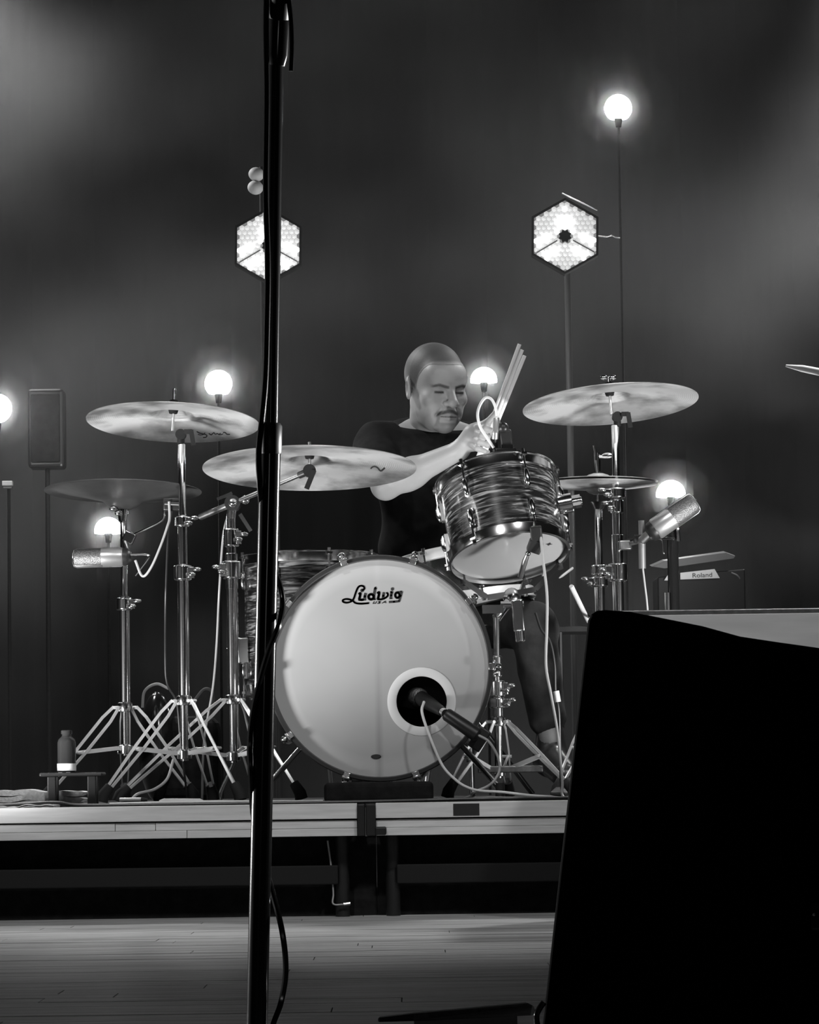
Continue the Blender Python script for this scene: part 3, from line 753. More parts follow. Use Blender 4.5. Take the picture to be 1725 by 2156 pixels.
b = B(); b.bar(Vector((xH - 0.03, YH, RZ + 0.075)), Vector((pd.x, YH - 0.28, RZ + 0.012)), 0.085, 0.01, (1, 0, 0)); b.build('pedal', steel, tH, bevel=0.003)

# --- tom stand with basket
YS = 9.2
tT = thing('tom_stand', (P(1047, 1400, YS).x, YS, RZ), 'chrome tripod basket stand carrying the tilted tom', 'stand')
xT = P(1047, 1400, YS).x
for y0, y1, r in ((1300, 1440, 0.0085), (1435, 1520, 0.0135)):
    B().tube([(xT, YS, Zat(1047, y1, YS)), (xT, YS, Zat(1047, y0, YS))], r, 16).build('tube', chrome, tT)
for yc, r, h, wg in ((1392, 0.014, 0.03, -1), (1418, 0.013, 0.02, -1), (1450, 0.021, 0.045, 1), (1480, 0.022, 0.03, 1)): collar(tT, xT, YS, Zat(1047, yc, YS), r, h, wg)
tripod(tT, xT, YS, Zat(1047, 1520, YS), Zat(1047, 1622, YS), [(0.185, -0.08), (-0.13, -0.10), (0.03, 0.2)])
B().box((xT + 0.03, YS - 0.02, Zat(1047, 1620, YS)), (0.17, 0.02, 0.018)).build('base_bar', steel, tT, bevel=0.003)
hubp = P(1078, 1258, YS + 0.03)
b = B(); b.ball(hubp, (0.024, 0.022, 0.026), 16); b.tube([hubp, (xT, YS, Zat(1047, 1302, YS))], 0.013, 14); b.tube([hubp + Vector((-0.03, -0.02, -0.02)), hubp + Vector((0.03, -0.02, -0.02))], 0.010, 12)
b.box(P(1038, 1283, YS - 0.01), (0.055, 0.03, 0.022)); b.build('tilter_head', chrome, tT)
b = B(); b.bar(P(1088, 1262, YS - 0.02), P(1094, 1330, YS - 0.02), 0.030, 0.02, (1, 0, 0)); b.tube([P(1094, 1325, YS - 0.02), P(1096, 1352, YS - 0.02)], 0.013, 14)
b.build('tilter_handle', chrome, tT, bevel=0.004)
for q, (ex, ey) in enumerate(((-0.122, 0.105), (0.045, 0.155), (0.135, 0.085))):
    tip = tc0 + RT_ @ Vector((ex, ey, -0.012)); 
    b = B(); mid_ = (hubp + tip) / 2 + Vector((0, 0, -0.022))
    for s_ in (-0.007, 0.007):
        b.bar(hubp + Vector((0, s_, 0.01)), mid_ + Vector((0, s_, 0)), 0.014, 0.004, (0, 0, 1)); b.bar(mid_ + Vector((0, s_, 0)), tip + Vector((0, s_, 0)), 0.013, 0.004, (0, 0, 1))
    arm = b.build('basket_arm', chrome, tT)
    B().tube([tip - tn * 0.012, tip + tn * 0.030], 0.009, 12).build('rubber_grip', rubber, arm)

# ------------------------------------------------------------------ microphones and clips
def condenser(name, label, p0, p1, r, dark_side):
    """side address microphone: satin body from p0, grille to p1"""
    p0, p1 = Vector(p0), Vector(p1); d = (p1 - p0); n = d.normalized(); L = d.length
    t = thing(name, p0, label, 'microphone')
    B().tube([p0, p0 + n * L * 0.05, p0 + n * L * 0.09, p0 + n * L * 0.16], [r * 0.45, r * 0.8, r * 0.9, r * 0.9], 24).build('base_collar', blackplastic, t)
    B().tube([p0 + n * L * 0.15, p0 + n * L * 0.18, p0 + n * L * 0.52], [r * 0.9, r, r], 28).build('body', micsilver, t)
    R = basis(n, dark_side)
    b = B(); b.lathe([(r * 0.97, L * 0.52), (r * 0.97, L * 0.93), (r * 0.85, L * 0.985), (r * 0.5, L * 1.0), (0, L * 1.0)], 28, p0, R); gr = b.build('grille', micgrille, t)
    b = B()
    # bright strap over the grille
    for a0_, a1_ in ((-0.22, 0.22), (math.pi - 0.22, math.pi + 0.22)):
        v = []; f = []
        prof = [(r * 1.03, L * 0.5), (r * 1.03, L * 0.94), (r * 0.88, L * 1.0), (r * 0.5, L * 1.02), (0.0005, L * 1.022)]
        for (rr, z) in prof:
            for k in range(5):
                a = a0_ + (a1_ - a0_) * k / 4; v.append(p0 + R @ Vector((rr * math.cos(a), rr * math.sin(a), z)))
        for i in range(len(prof) - 1):
            for k in range(4): f.append((i * 5 + k, i * 5 + k + 1, i * 5 + k + 6, i * 5 + k + 5))
        b.add(v, f, True)
    sp_ = b.build('grille_strap', micsilver, gr)
    so = sp_.modifiers.new('solid', 'SOLIDIFY'); so.thickness = 0.0015
    return t
mL = condenser('condenser_microphone', 'silver side-address microphone lying level below the upside-down cymbal', P(277, 1172, 9.2), P(155, 1176, 9.2), 0.026, (0, 0.5, 1))
b = B(); b.tube([P(272, 1172, 9.2), P(262, 1140, 9.3)], 0.008, 10); b.box(P(272, 1132, 9.3), (0.03, 0.03, 0.03), basis((0.5, 0, 1))); b.build('clamp', chrome, mL, bevel=0.003)
b = B(); b.tube(smoothpath([P(270, 1130, 9.3), P(310, 1112, 9.27), P(342, 1094, 9.25), P(346, 1075, 9.24), P(347, 1050, 9.24)], 4), 0.0038, 8); b.build('clamp_arm', chrome, mL)
b = B(); b.tube(smoothpath([P(275, 1168, 9.19), P(310, 1168, 9.19), P(312, 1176, 9.19), P(285, 1212, 9.2)], 3), 0.0032, 8); b.build('bracket_rod', chrome, mL)
b = B(); b.box(P(362, 1062, 9.22), (0.045, 0.03, 0.035)); b.tube([P(345, 1060, 9.21), P(385, 1062, 9.2)], 0.007, 10); b.build('post_clamp', blackplastic, mL, bevel=0.004)
cable('microphone_cable', [P(356, 1056, 9.2), P(357, 1090, 9.2), P(352, 1110, 9.19), P(338, 1150, 9.18), P(318, 1195, 9.18), P(300, 1213, 9.19), P(285, 1180, 9.2)], 0.0033, greycable, 'thin cable curving off the boom clamp beside the level silver microphone')
mR = condenser('condenser_microphone', 'silver side-address microphone slanting upward beside the right crash stand', P(1364, 1126, 9.3), P(1464, 1056, 9.3), 0.030, (0.3, -0.2, 1))
b = B(); b.tube([P(1368, 1123, 9.3), P(1350, 1140, 9.31)], 0.012, 12); b.tube([P(1352, 1138, 9.31), P(1309, 1150, 9.4)], 0.006, 10); b.box(P(1318, 1148, 9.37), (0.035, 0.03, 0.025)); b.build('clamp', steel, mR, bevel=0.003)
pm = thing('pencil_microphone', P(1353, 1200, 9.34), 'slim pale pencil microphone hanging upright beside the slanting microphone', 'microphone')
b = B(); b.tube([P(1352, 1135, 9.33), P(1353, 1197, 9.33)], 0.0095, 16); b.build('body', micsilver, pm)
b = B(); b.tube([P(1351, 1096, 9.33), P(1352, 1130, 9.33)], 0.0085, 16); b.build('capsule', micsilver, pm)
b = B(); b.box(P(1346, 1135, 9.335), (0.03, 0.03, 0.022)); b.tube([P(1346, 1136, 9.335), P(1309, 1142, 9.39)], 0.006, 8); b.build('clip', blackplastic, pm, bevel=0.003)
cable('microphone_cable', [P(1354, 1197, 9.33), P(1358, 1230, 9.33), P(1364, 1285, 9.33), P(1370, 1400, 9.33), P(1372, 1560, 9.33), on_riser(1375, 9.3, 0.006), on_riser(1420, 9.2, 0.005)], 0.0026, greycable, 'thin cable hanging straight down from the pencil microphone')
# boom mic stand for the right-hand microphones
ms = thing('short_microphone_stand', on_riser(1418, 9.62), 'dark thick-tubed microphone stand standing in front of the keyboard', 'stand')
xm = P(1418, 1200, 9.62).x
B().tube([(xm, 9.62, RZ), (xm, 9.62, Zat(1418, 1110, 9.62))], 0.0155, 16).build('tube', blackgloss, ms)
B().tube([(xm - 0.018, 9.6, RZ), (xm - 0.018, 9.6, Zat(1403, 1248, 9.6))], 0.010, 14).build('lower_tube', chrome, ms)
B().lathe([(0, 0.02), (0.03, 0.02), (0.11, 0.006), (0.12, 0.0), (0, 0)], 32, (xm, 9.62, RZ)).build('base', blackplastic, ms)
b = B(); b.tube(smoothpath([(xm + 0.006, 9.60, Zat(1420, 1108, 9.6)), (xm + 0.012, 9.59, Zat(1420, 1112, 9.6)), (xm + 0.014, 9.59, Zat(1420, 1140, 9.6))], 3), 0.005, 8)
b.tube(smoothpath([P(1385, 1135, 9.56), P(1395, 1138, 9.56), P(1397, 1160, 9.56), P(1400, 1166, 9.56)], 3), 0.003, 8); b.tube([P(1365, 1135, 9.56), P(1420, 1134, 9.6)], 0.004, 8); b.build('t_handle', chrome, ms)

# tom clip microphones
tm = thing('tom_microphone', P(1045, 950, 9.22), 'small clip-on microphone with looping lead on the tom rim', 'microphone')
rimf = tc0 + tn * 0.218 + RT_ @ Vector((-0.02, -0.155, 0))
c1, c2 = P(1045, 880, 9.1), P(1041, 945, 9.12)
b = B(); b.tube([c1, P(1046, 888, 9.1), P(1043, 912, 9.1)], [0.0085, 0.010, 0.0085], 14); b.build('connector', micsilver, tm)
b = B(); b.tube([P(1043, 914, 9.1), P(1040, 922, 9.11)], 0.0082, 14); b.tube([P(1040, 922, 9.11), c2], [0.009, 0.011], 14); b.build('body', blackplastic, tm)
b = B(); b.tube([P(1043, 908, 9.1), P(1042, 924, 9.105)], 0.0088, 14); b.build('band', micsilver, tm)
b = B(); b.bar(P(1064, 905, 9.11), P(1070, 958, 9.12), 0.030, 0.022, (1, 0, 0)); b.bar(P(1040, 952, 9.1), P(1085, 952, 9.12), 0.022, 0.022, (0, 0, 1)); b.box(P(1066, 972, 9.1), (0.055, 0.03, 0.045)); b.ball(P(1060, 900, 9.1), (0.014, 0.012, 0.014), 12)
b.build('rim_clip', blackplastic, tm, bevel=0.004)
b = B(); b.tube(smoothpath([P(1047, 878, 9.1), P(1043, 856, 9.1), P(1034, 840, 9.1), P(1022, 838, 9.1), P(1010, 855, 9.1), P(1006, 875, 9.1), P(1012, 900, 9.1), P(1026, 922, 9.1), P(1040, 943, 9.1)], 5), 0.0038, 8); b.build('lead', whitecable, tm)
tm2 = thing('tom_microphone', P(1130, 1150, 9.0), 'black clip-on microphone under the tom, lead hanging straight down', 'microphone')
b = B(); b.bar(P(1128, 1108, 8.98), P(1131, 1140, 8.99), 0.030, 0.024, (1, 0, 0)); b.bar(P(1131, 1138, 8.99), P(1122, 1162, 9.0), 0.036, 0.028, (1, 0, 0)); b.build('clip', blackplastic, tm2, bevel=0.004)
b = B(); b.tube([P(1112, 1165, 9.0), P(1106, 1180, 9.01), P(1096, 1215, 9.04)], [0.005, 0.0075, 0.007], 12); b.build('body', steel, tm2)
b = B(); b.ball(P(1112, 1165, 9.0), 0.0075, 12); b.build('joint', chrome, tm2)
cable('microphone_cable', [P(1138, 1120, 8.98), P(1144, 1180, 8.97), P(1152, 1250, 8.97), P(1152, 1320, 8.97), P(1150, 1400, 8.97), P(1160, 1460, 8.97), P(1174, 1540, 8.97), P(1184, 1640, 8.97), on_riser(1187, 8.95, 0.006), on_riser(1230, 8.9, 0.005)], 0.0036, greycable, 'dark lead hanging from the tom down past the drummer leg')
lead2 = cable('microphone_cable', [P(1128, 1290, 9.02), P(1140, 1325, 9.02), P(1158, 1350, 9.02), P(1168, 1400, 9.02), P(1170, 1460, 9.02), P(1177, 1500, 9.02), P(1180, 1590, 9.03), on_riser(1188, 9.05, 0.006), on_riser(1240, 9.1, 0.005)], 0.0036, darkcable, 'second dark lead twisting down to the riser with taped joint')
B().tube([P(1171, 1455, 9.02), P(1175, 1478, 9.02)], 0.008, 12).build('tape_band', whitecable, lead2)

# ------------------------------------------------------------------ the drummer (surface nets over smooth distance fields)
def nrm(a): return np.sqrt((a * a).sum(-1))
def cap(Q, a, b, ra, rb):
    a = np.array(a, np.float32); b = np.array(b, np.float32); ba = b - a; pa = Q - a
    h = np.clip((pa @ ba) / float(ba @ ba), 0, 1)
    return nrm(pa - h[..., None] * ba) - (ra + (rb - ra) * h)
def ell(Q, c, r, R=None):
    q = Q - np.array(c, np.float32)
    if R is not None: q = q @ np.array(R, np.float32)
    r = np.array(r, np.float32); k0 = nrm(q / r); k1 = nrm(q / (r * r)) + 1e-9
    return k0 * (k0 - 1) / k1
def smin(a, b, k):
    h = np.clip(0.5 + 0.5 * (b - a) / k, 0, 1); return b * (1 - h) + a * h - k * h * (1 - h)
def smax(a, b, k): return -smin(-a, -b, k)
def surf(fn, lo, hi, h):
    lo = np.array(lo, np.float32); hi = np.array(hi, np.float32)
    n = np.ceil((hi - lo) / h).astype(int) + 1
    g = np.stack(np.meshgrid(*[lo[i] + h * np.arange(n[i], dtype=np.float32) for i in range(3)], indexing='ij'), -1)
    D = np.empty(n, np.float32)
    for i in range(0, n[0], 16): D[i:i + 16] = fn(g[i:i + 16])
    s = D < 0
    cn = n - 1; acc = np.zeros((*cn, 3), np.float32); cnt = np.zeros(cn, np.float32)
    def sl(o): return tuple(slice(o[i], o[i] + cn[i]) for i in range(3))
    for ax in range(3):
        o1, o2 = [i for i in range(3) if i != ax]
        for u in (0, 1):
            for v in (0, 1):
                a = [0, 0, 0]; a[o1] = u; a[o2] = v; b = list(a); b[ax] = 1
                da, db = D[sl(a)], D[sl(b)]; x = s[sl(a)] != s[sl(b)]
                t = np.where(x, da / np.where(x, da - db, 1), 0)
                p = np.zeros((*cn, 3), np.float32); p[..., o1] = u; p[..., o2] = v; p[..., ax] = t
                acc += p * x[..., None]; cnt += x
    act = cnt > 0; idx = -np.ones(cn, int); idx[act] = np.arange(act.sum())
    cell = np.argwhere(act); V = lo + h * (cell + acc[act] / cnt[act][:, None])
    faces = []
    for ax in range(3):
        o1, o2 = [(1, 2), (2, 0), (0, 1)][ax]
        sa = [slice(None)] * 3; sb = [slice(None)] * 3; sa[ax] = slice(0, -1); sb[ax] = slice(1, None)
        x = s[tuple(sa)] != s[tuple(sb)]
        e = np.argwhere(x)
        ok = (e[:, o1] > 0) & (e[:, o2] > 0) & (e[:, o1] < cn[o1]) & (e[:, o2] < cn[o2]); e = e[ok]
        ins = s[e[:, 0], e[:, 1], e[:, 2]]
        q = []
        for du, dv in ((1, 1), (0, 1), (0, 0), (1, 0)):
            c = e.copy(); c[:, o1] -= du; c[:, o2] -= dv; q.append(idx[c[:, 0], c[:, 1], c[:, 2]])
        q = np.stack(q, 1); q[~ins] = q[~ins][:, ::-1]
        faces.append(q)
    return V, np.concatenate(faces)
def np_mesh(name, V, Fc, m, parent, origin, tone=None):
    me = bpy.data.meshes.new(name)
    o = np.array(origin); me.from_pydata((V - o).tolist(), [], Fc.tolist())
    me.polygons.foreach_set('use_smooth', [True] * len(me.polygons))
    if tone is not None:
        at = me.attributes.new('tone', 'FLOAT', 'POINT'); at.data.foreach_set('value', tone.astype(np.float32))
    me.materials.append(m); me.update()
    ob = bpy.data.objects.new(name, me); C.objects.link(ob); ob.parent = parent; ORG[ob] = Vector(origin)
    return ob
A3 = lambda v: np.array(v[:], np.float32)

YP = 9.95
porg = Vector((P(910, 1300, 10.05).x, 10.05, RZ))
person = thing('person', porg, 'drummer with cropped hair and black T-shirt reaching across the tom, head bowed', 'person')
HC = P(918, 815, 9.9); HS = 1.04
RH3 = (Matrix.Rotation(R_(25), 3, 'Z') @ Matrix.Rotation(R_(11), 3, 'X'))
RHn = np.array(RH3, np.float32)
toloc = lambda p: (RHn.T @ (A3(p) - A3(HC))) / HS
neck_w = P(908, 925, 10.03)
nl = toloc(neck_w)
def head_sdf(Q):
    X = np.abs(Q[..., 0:1]); M = np.concatenate([X, Q[..., 1:]], -1)     # mirrored copy
    d = ell(Q, (0, 0.020, 0.036), (0.0755, 0.096, 0.083))
    d = smin(d, ell(Q, (0, -0.030, -0.018), (0.0625, 0.064, 0.080)), 0.03)
    d = smin(d, ell(Q, (0, -0.032, -0.072), (0.052, 0.056, 0.048)), 0.03)
    d = smin(d, ell(Q, (0, -0.074, -0.098), (0.026, 0.020, 0.020)), 0.022)
    d = smin(d, ell(Q, (0, -0.062, 0.038), (0.056, 0.036, 0.040)), 0.03)           # forehead
    d = smin(d, cap(M, (0.010, -0.0925, 0.0105), (0.040, -0.0815, 0.0150), 0.0085, 0.0080), 0.012)   # brow ridge
    d = smin(d, ell(M, (0.044, -0.062, -0.026), (0.020, 0.022, 0.017)), 0.022)      # cheekbone
    d = smin(d, ell(M, (0.027, -0.062, -0.064), (0.022, 0.026, 0.026)), 0.02)       # cheek
    d = smax(d, -ell(M, (0.031, -0.103, -0.006), (0.020, 0.018, 0.0115)), 0.010)    # eye socket
    d = smin(d, ell(M, (0.0305, -0.0765, -0.005), (0.0165, 0.0130, 0.0115)), 0.004)   # lids over the eyeball
    d = smax(d, -cap(M, (0.020, -0.0935, -0.0072), (0.0415, -0.0885, -0.0085), 0.0017, 0.0015), 0.003)  # lid slit
    d = smin(d, cap(Q, (0, -0.092, 0.006), (0, -0.1145, -0.030), 0.0085, 0.0125), 0.010)   # nose
    d = smin(d, ell(Q, (0, -0.1160, -0.0345), (0.0140, 0.0120, 0.0110)), 0.006)
    d = smin(d, ell(M, (0.0155, -0.1020, -0.0375), (0.0085, 0.0105, 0.0085)), 0.006)
    d = smax(d, -ell(M, (0.0062, -0.1065, -0.0455), (0.0035, 0.005, 0.003)), 0.003)
    d = smin(d, ell(Q, (0, -0.088, -0.057), (0.026, 0.012, 0.013)), 0.012)          # moustache area
    d = smin(d, cap(M, (0.0, -0.0975, -0.0655), (0.022, -0.0875, -0.0715), 0.0052, 0.0035), 0.006)   # upper lip
    d = smin(d, cap(M, (0.0, -0.0955, -0.0765), (0.018, -0.0875, -0.0775), 0.0062, 0.004), 0.006)    # lower lip
    d = smax(d, -cap(M, (0.0, -0.1025, -0.0705), (0.024, -0.0915, -0.0745), 0.0016, 0.0014), 0.003)
    d = smax(d, -cap(M, (0.020, -0.098, -0.046), (0.034, -0.084, -0.070), 0.0022, 0.002), 0.010)    # fold
    # ears
    Re = np.array(Matrix.Rotation(R_(-14), 3, 'X') @ Matrix.Rotation(R_(20), 3, 'Z'), np.float32)
    e = ell(M, (0.078, 0.010, -0.006), (0.0075, 0.0195, 0.032), Re)
    e = smax(e, -ell(M, (0.0845, 0.006, -0.006), (0.006, 0.011, 0.019), Re), 0.004)
    d = smin(d, e, 0.006)
    # neck
    d = smin(d, cap(Q, (0, 0.030, -0.050), nl, 0.054, 0.062), 0.03)
    return d
V, Fc = surf(head_sdf, (-0.11, -0.14, -0.235), (0.11, 0.135, 0.135), 0.0026)
lx, ly, lz = V[:, 0], V[:, 1], V[:, 2]
sm = lambda a, b, x: np.clip((x - a) / (b - a), 0, 1) ** 2 * (3 - 2 * np.clip((x - a) / (b - a), 0, 1))
ax_ = np.abs(lx)
tone = np.ones(len(V))
brow = sm(0.0058, 0.002, np.abs(lz - (0.0075 + 0.25 * np.clip(ax_ - 0.012, 0, 0.02) - 0.30 * np.clip(ax_ - 0.036, 0, 1)))) * sm(0.007, 0.011, ax_) * sm(0.053, 0.045, ax_) * (ly < -0.06)
slit = sm(0.0042, 0.0016, np.abs(lz + 0.0074)) * sm(0.015, 0.019, ax_) * sm(0.046, 0.041, ax_) * (ly < -0.07)
mous = sm(0.007, 0.003, np.abs(lz + 0.0575 + 0.35 * np.clip(ax_ - 0.008, 0, 1))) * sm(0.034, 0.026, ax_) * (ly < -0.07)
goat = sm(-0.086, -0.092, lz) * sm(0.032, 0.022, ax_) * (ly < -0.06) * sm(-0.125, -0.115, lz) + sm(0.006, 0.002, np.abs(ax_ - 0.029)) * sm(-0.060, -0.068, lz) * sm(-0.105, -0.095, lz) * (ly < -0.06)
stub = sm(-0.045, -0.075, lz) * sm(-0.135, -0.115, lz) * (ly < 0.0) * 0.33
lips = sm(0.0016, 0.0004, np.abs(lz + 0.0725)) * sm(0.026, 0.022, ax_) * (ly < -0.085)
tone -= 0.8 * brow + 1.0 * slit + 0.75 * mous + 0.38 * np.clip(goat, 0, 1) + 0.9 * stub + 0.7 * lips
hairline = np.interp(ly, [-0.11, -0.085, -0.06, -0.045, -0.030, -0.020, -0.012, 0.012, 0.024, 0.06, 0.12], [0.066, 0.066, 0.062, 0.050, 0.030, -0.002, -0.012, -0.006, -0.030, -0.046, -0.052])
ear = (ax_ > 0.0770) & (ly > -0.018) & (ly < 0.042) & (lz < 0.034)
hair = sm(-0.004, 0.006, lz - hairline) * ~ear
tone -= 0.30 * hair
tone = np.clip(tone, 0, 1)
Vw = (V * HS) @ RHn.T + A3(HC)
parts_V, parts_F, parts_T = [Vw], [Fc], [tone]
# hair: the cropped cap, a shell just above the scalp
keep = (lz - hairline > 0.002) & ~ear
fk = Fc[keep[Fc].all(1)]
used = np.unique(fk); rm = -np.ones(len(V), int); rm[used] = np.arange(len(used))
cen = np.array((0, 0.02, 0.03)); dirv = (V[used] - cen); dirv /= np.linalg.norm(dirv, axis=1)[:, None]
Vh = ((V[used] + dirv * 0.0009) * HS) @ RHn.T + A3(HC)
np_mesh('hair', Vh, rm[fk], tone_mat('buzzed_hair', 0.06, 0.28, 0.6), person, porg, np.clip(1 - sm(0.0, 0.016, (lz - hairline)[used]), 0, 1) * 0.9 + 0.12 * (ly[used] > 0.01))

# joints
shR, elR, wrR = P(790, 938, 9.98), P(812, 1022, 9.70), P(968, 948, 9.60)
shL, elL, wrL = P(1030, 938, 10.0), P(1092, 1075, 9.86), P(1015, 1120, 9.66)
chest, belly, hip = P(908, 985, 10.04), P(912, 1150, 10.10), P(915, 1275, 10.12)
stk0, stk1 = P(1018, 948, 9.55), P(1103, 728, 9.5)       # the rods held in the fist
su = (stk1 - stk0).normalized()
fist = stk0 + su * 0.028
def arm_prims(Q, sh, el, wr):
    d = cap(Q, sh, el, 0.047, 0.038)
    d = smin(d, cap(Q, el, el + (wr - el) * 0.35, 0.037, 0.041), 0.02)
    d = smin(d, cap(Q, el + (wr - el) * 0.3, wr, 0.041, 0.026), 0.025)
    return d
def fist_prims(Q, c, u, wr):
    """palm beside the grip axis u, four fingers wrapping it, thumb along it"""
    u = Vector(u).normalized(); c = Vector(c)
    to = (wr - c); to = (to - u * to.dot(u)).normalized()       # from the grip towards the wrist
    sd = u.cross(to).normalized()
    if sd.y > 0: sd = -sd                                       # towards the audience
    pal = c + to * 0.036
    d = ell(Q, A3(pal), (0.030, 0.020, 0.043), np.array(Matrix((to, sd, u)).transposed(), np.float32))
    d = smin(d, cap(Q, A3(pal + to * 0.02), A3(wr), 0.026, 0.025), 0.02)
    rads = (0.0088, 0.0092, 0.0088, 0.0078)
    for i in range(4):
        base = c + u * (0.030 - 0.0195 * i)
        rg = 0.0215 + (0.002 if i == 1 else 0.0) - (0.002 if i == 3 else 0)
        pts = []
        for a in (10, 75, 135, 195, 240):
            pts.append(base - to * (rg * math.sin(R_(a)) - 0.010) + sd * (rg * math.cos(R_(a))))
        g = None
        for k, (p, q) in enumerate(zip(pts, pts[1:])):
            r0 = rads[i] * (1 - 0.06 * k); s1 = cap(Q, A3(p), A3(q), r0, r0 * 0.95)
            g = s1 if g is None else smin(g, s1, 0.003)
        g = smin(g, cap(Q, A3(pal + u * (0.026 - 0.017 * i) + sd * 0.012), A3(pts[0]), 0.010, rads[i]), 0.006)
        d = smin(d, g, 0.0025)
    th = [pal + u * 0.028 + sd * 0.010 - to * 0.002, c + u * 0.050 + sd * 0.018 + to * 0.006, c + u * 0.078 + sd * 0.012 - to * 0.002]
    d = smin(d, smin(cap(Q, A3(th[0]), A3(th[1]), 0.012, 0.010), cap(Q, A3(th[1]), A3(th[2]), 0.010, 0.0085), 0.004), 0.004)
    return d
def armR(Q): return smin(arm_prims(Q, A3(shR), A3(elR), A3(wrR)), fist_prims(Q, fist, su, wrR), 0.012)
bb0 = np.minimum.reduce([A3(shR), A3(elR), A3(wrR), A3(fist)]) - 0.10
bb1 = np.maximum.reduce([A3(shR), A3(elR), A3(wrR), A3(fist)]) + 0.10
V, Fc = surf(armR, bb0, bb1, 0.0036); parts_V.append(V); parts_F.append(Fc); parts_T.append(np.ones(len(V)))
stL0 = P(1010, 1132, 9.64); suL = (P(985, 1180, 9.40) - stL0).normalized()
def armL(Q): return smin(arm_prims(Q, A3(shL), A3(elL), A3(wrL)), fist_prims(Q, stL0 + suL * 0.03, suL, wrL), 0.012)
bb0 = np.minimum.reduce([A3(shL), A3(elL), A3(wrL), A3(stL0)]) - 0.10
bb1 = np.maximum.reduce([A3(shL), A3(elL), A3(wrL), A3(stL0)]) + 0.10
V, Fc = surf(armL, bb0, bb1, 0.0045); parts_V.append(V); parts_F.append(Fc); parts_T.append(np.ones(len(V)))
knL, anL = P(1122, 1318, 9.70), P(1160, 1560, 9.66)
knR, anR = P(790, 1318, 9.76), P(770, 1580, 9.70)
hpL, hpR = P(975, 1290, 10.08), P(855, 1290, 10.08)
def torso(Q, g=0.0):
    d = ell(Q, A3(chest), (0.165 + g, 0.105 + g, 0.15 + g))
    d = smin(d, cap(Q, A3(shR + Vector((0.03, 0, -0.005))), A3(shL + Vector((-0.03, 0, -0.005))), 0.056 + g, 0.056 + g), 0.05)
    d = smin(d, ell(Q, A3(belly), (0.145 + g, 0.115 + g, 0.16 + g)), 0.08)
    d = smin(d, ell(Q, A3(hip), (0.165 + g, 0.13 + g, 0.12 + g)), 0.06)
    d = smin(d, cap(Q, A3(P(910, 945, 10.03)), A3(neck_w), 0.075 + g, 0.062 + g * 0.5), 0.04)
    return d
def body(Q):
    d = torso(Q)
    for h_, k_, a_ in ((hpL, knL, anL), (hpR, knR, anR)):
        d = smin(d, smin(cap(Q, A3(h_), A3(k_), 0.078, 0.054), cap(Q, A3(k_), A3(a_), 0.052, 0.034), 0.02), 0.04)
    return d
bb0 = np.minimum.reduce([A3(q) for q in (anR, anL, knR, shR)]) - 0.12
bb1 = np.maximum.reduce([A3(q) for q in (hip, shL, knL, anL, chest)]) + 0.2
V, Fc = surf(body, bb0, bb1, 0.012); parts_V.append(V); parts_F.append(Fc); parts_T.append(np.ones(len(V)))
off = 0; FF = []
for v_, f_ in zip(parts_V, parts_F): FF.append(f_ + off); off += len(v_)
np_mesh('body', np.concatenate(parts_V), np.concatenate(FF), skinmat, person, porg, np.concatenate(parts_T))
def shirt(Q):
    d = torso(Q, 0.012)
    for sh, el in ((shR, elR), (shL, elL)):
        s1 = cap(Q, A3(sh), A3(sh + (el - sh) * 0.62), 0.064, 0.060)
        d = smin(d, s1, 0.03)
    e = nrm((Q - A3(belly)) * np.array((1, 1, 0), np.float32))
    d = d + 0.003 * np.sin(Q[..., 2] * 55 + Q[..., 0] * 30) * np.sin(Q[..., 0] * 24 + 1.3)
    # neckline: cleared by a tilted collar plane around the neck
    cn = np.array((0.06, -0.42, 1.0), np.float32); cn /= np.linalg.norm(cn)
    pl_ = (Q - A3(P(915, 902, 9.96))) @ cn
    d = smax(d, np.minimum(pl_, 0.05 - nrm((Q - A3(P(910, 880, 10.0))) * np.array((1, 1, 0), np.float32)) + 0.06), 0.006)
    d = smax(d, A3(hip)[2] - 0.10 - Q[..., 2], 0.01)
    return d
bb0 = np.array((shR.x - 0.12, 9.60, hip.z - 0.15)); bb1 = np.array((shL.x + 0.16, 10.32, neck_w.z + 0.14))
V, Fc = surf(shirt, bb0, bb1, 0.0075); np_mesh('t_shirt', V, Fc, shirtcloth, person, porg)
def trousers(Q):
    d = ell(Q, A3(hip - Vector((0, 0, 0.04))), (0.185, 0.150, 0.11))
    for h_, k_, a_ in ((hpL, knL, anL), (hpR, knR, anR)):
        d = smin(d, smin(cap(Q, A3(h_), A3(k_), 0.094, 0.068), cap(Q, A3(k_), A3(k_ + (a_ - k_) * 0.80), 0.066, 0.052), 0.02), 0.04)
    return d + 0.0035 * np.sin(Q[..., 2] * 70 + Q[..., 0] * 40) * np.sin(Q[..., 1] * 50)
bb0 = np.minimum.reduce([A3(q) for q in (anR, anL, knR, hpR)]) - 0.14
bb1 = np.maximum.reduce([A3(q) for q in (hip, hpL, knL, anL)]) + 0.18
V, Fc = surf(trousers, bb0, bb1, 0.009); np_mesh('trousers', V, Fc, trousercloth, person, porg)
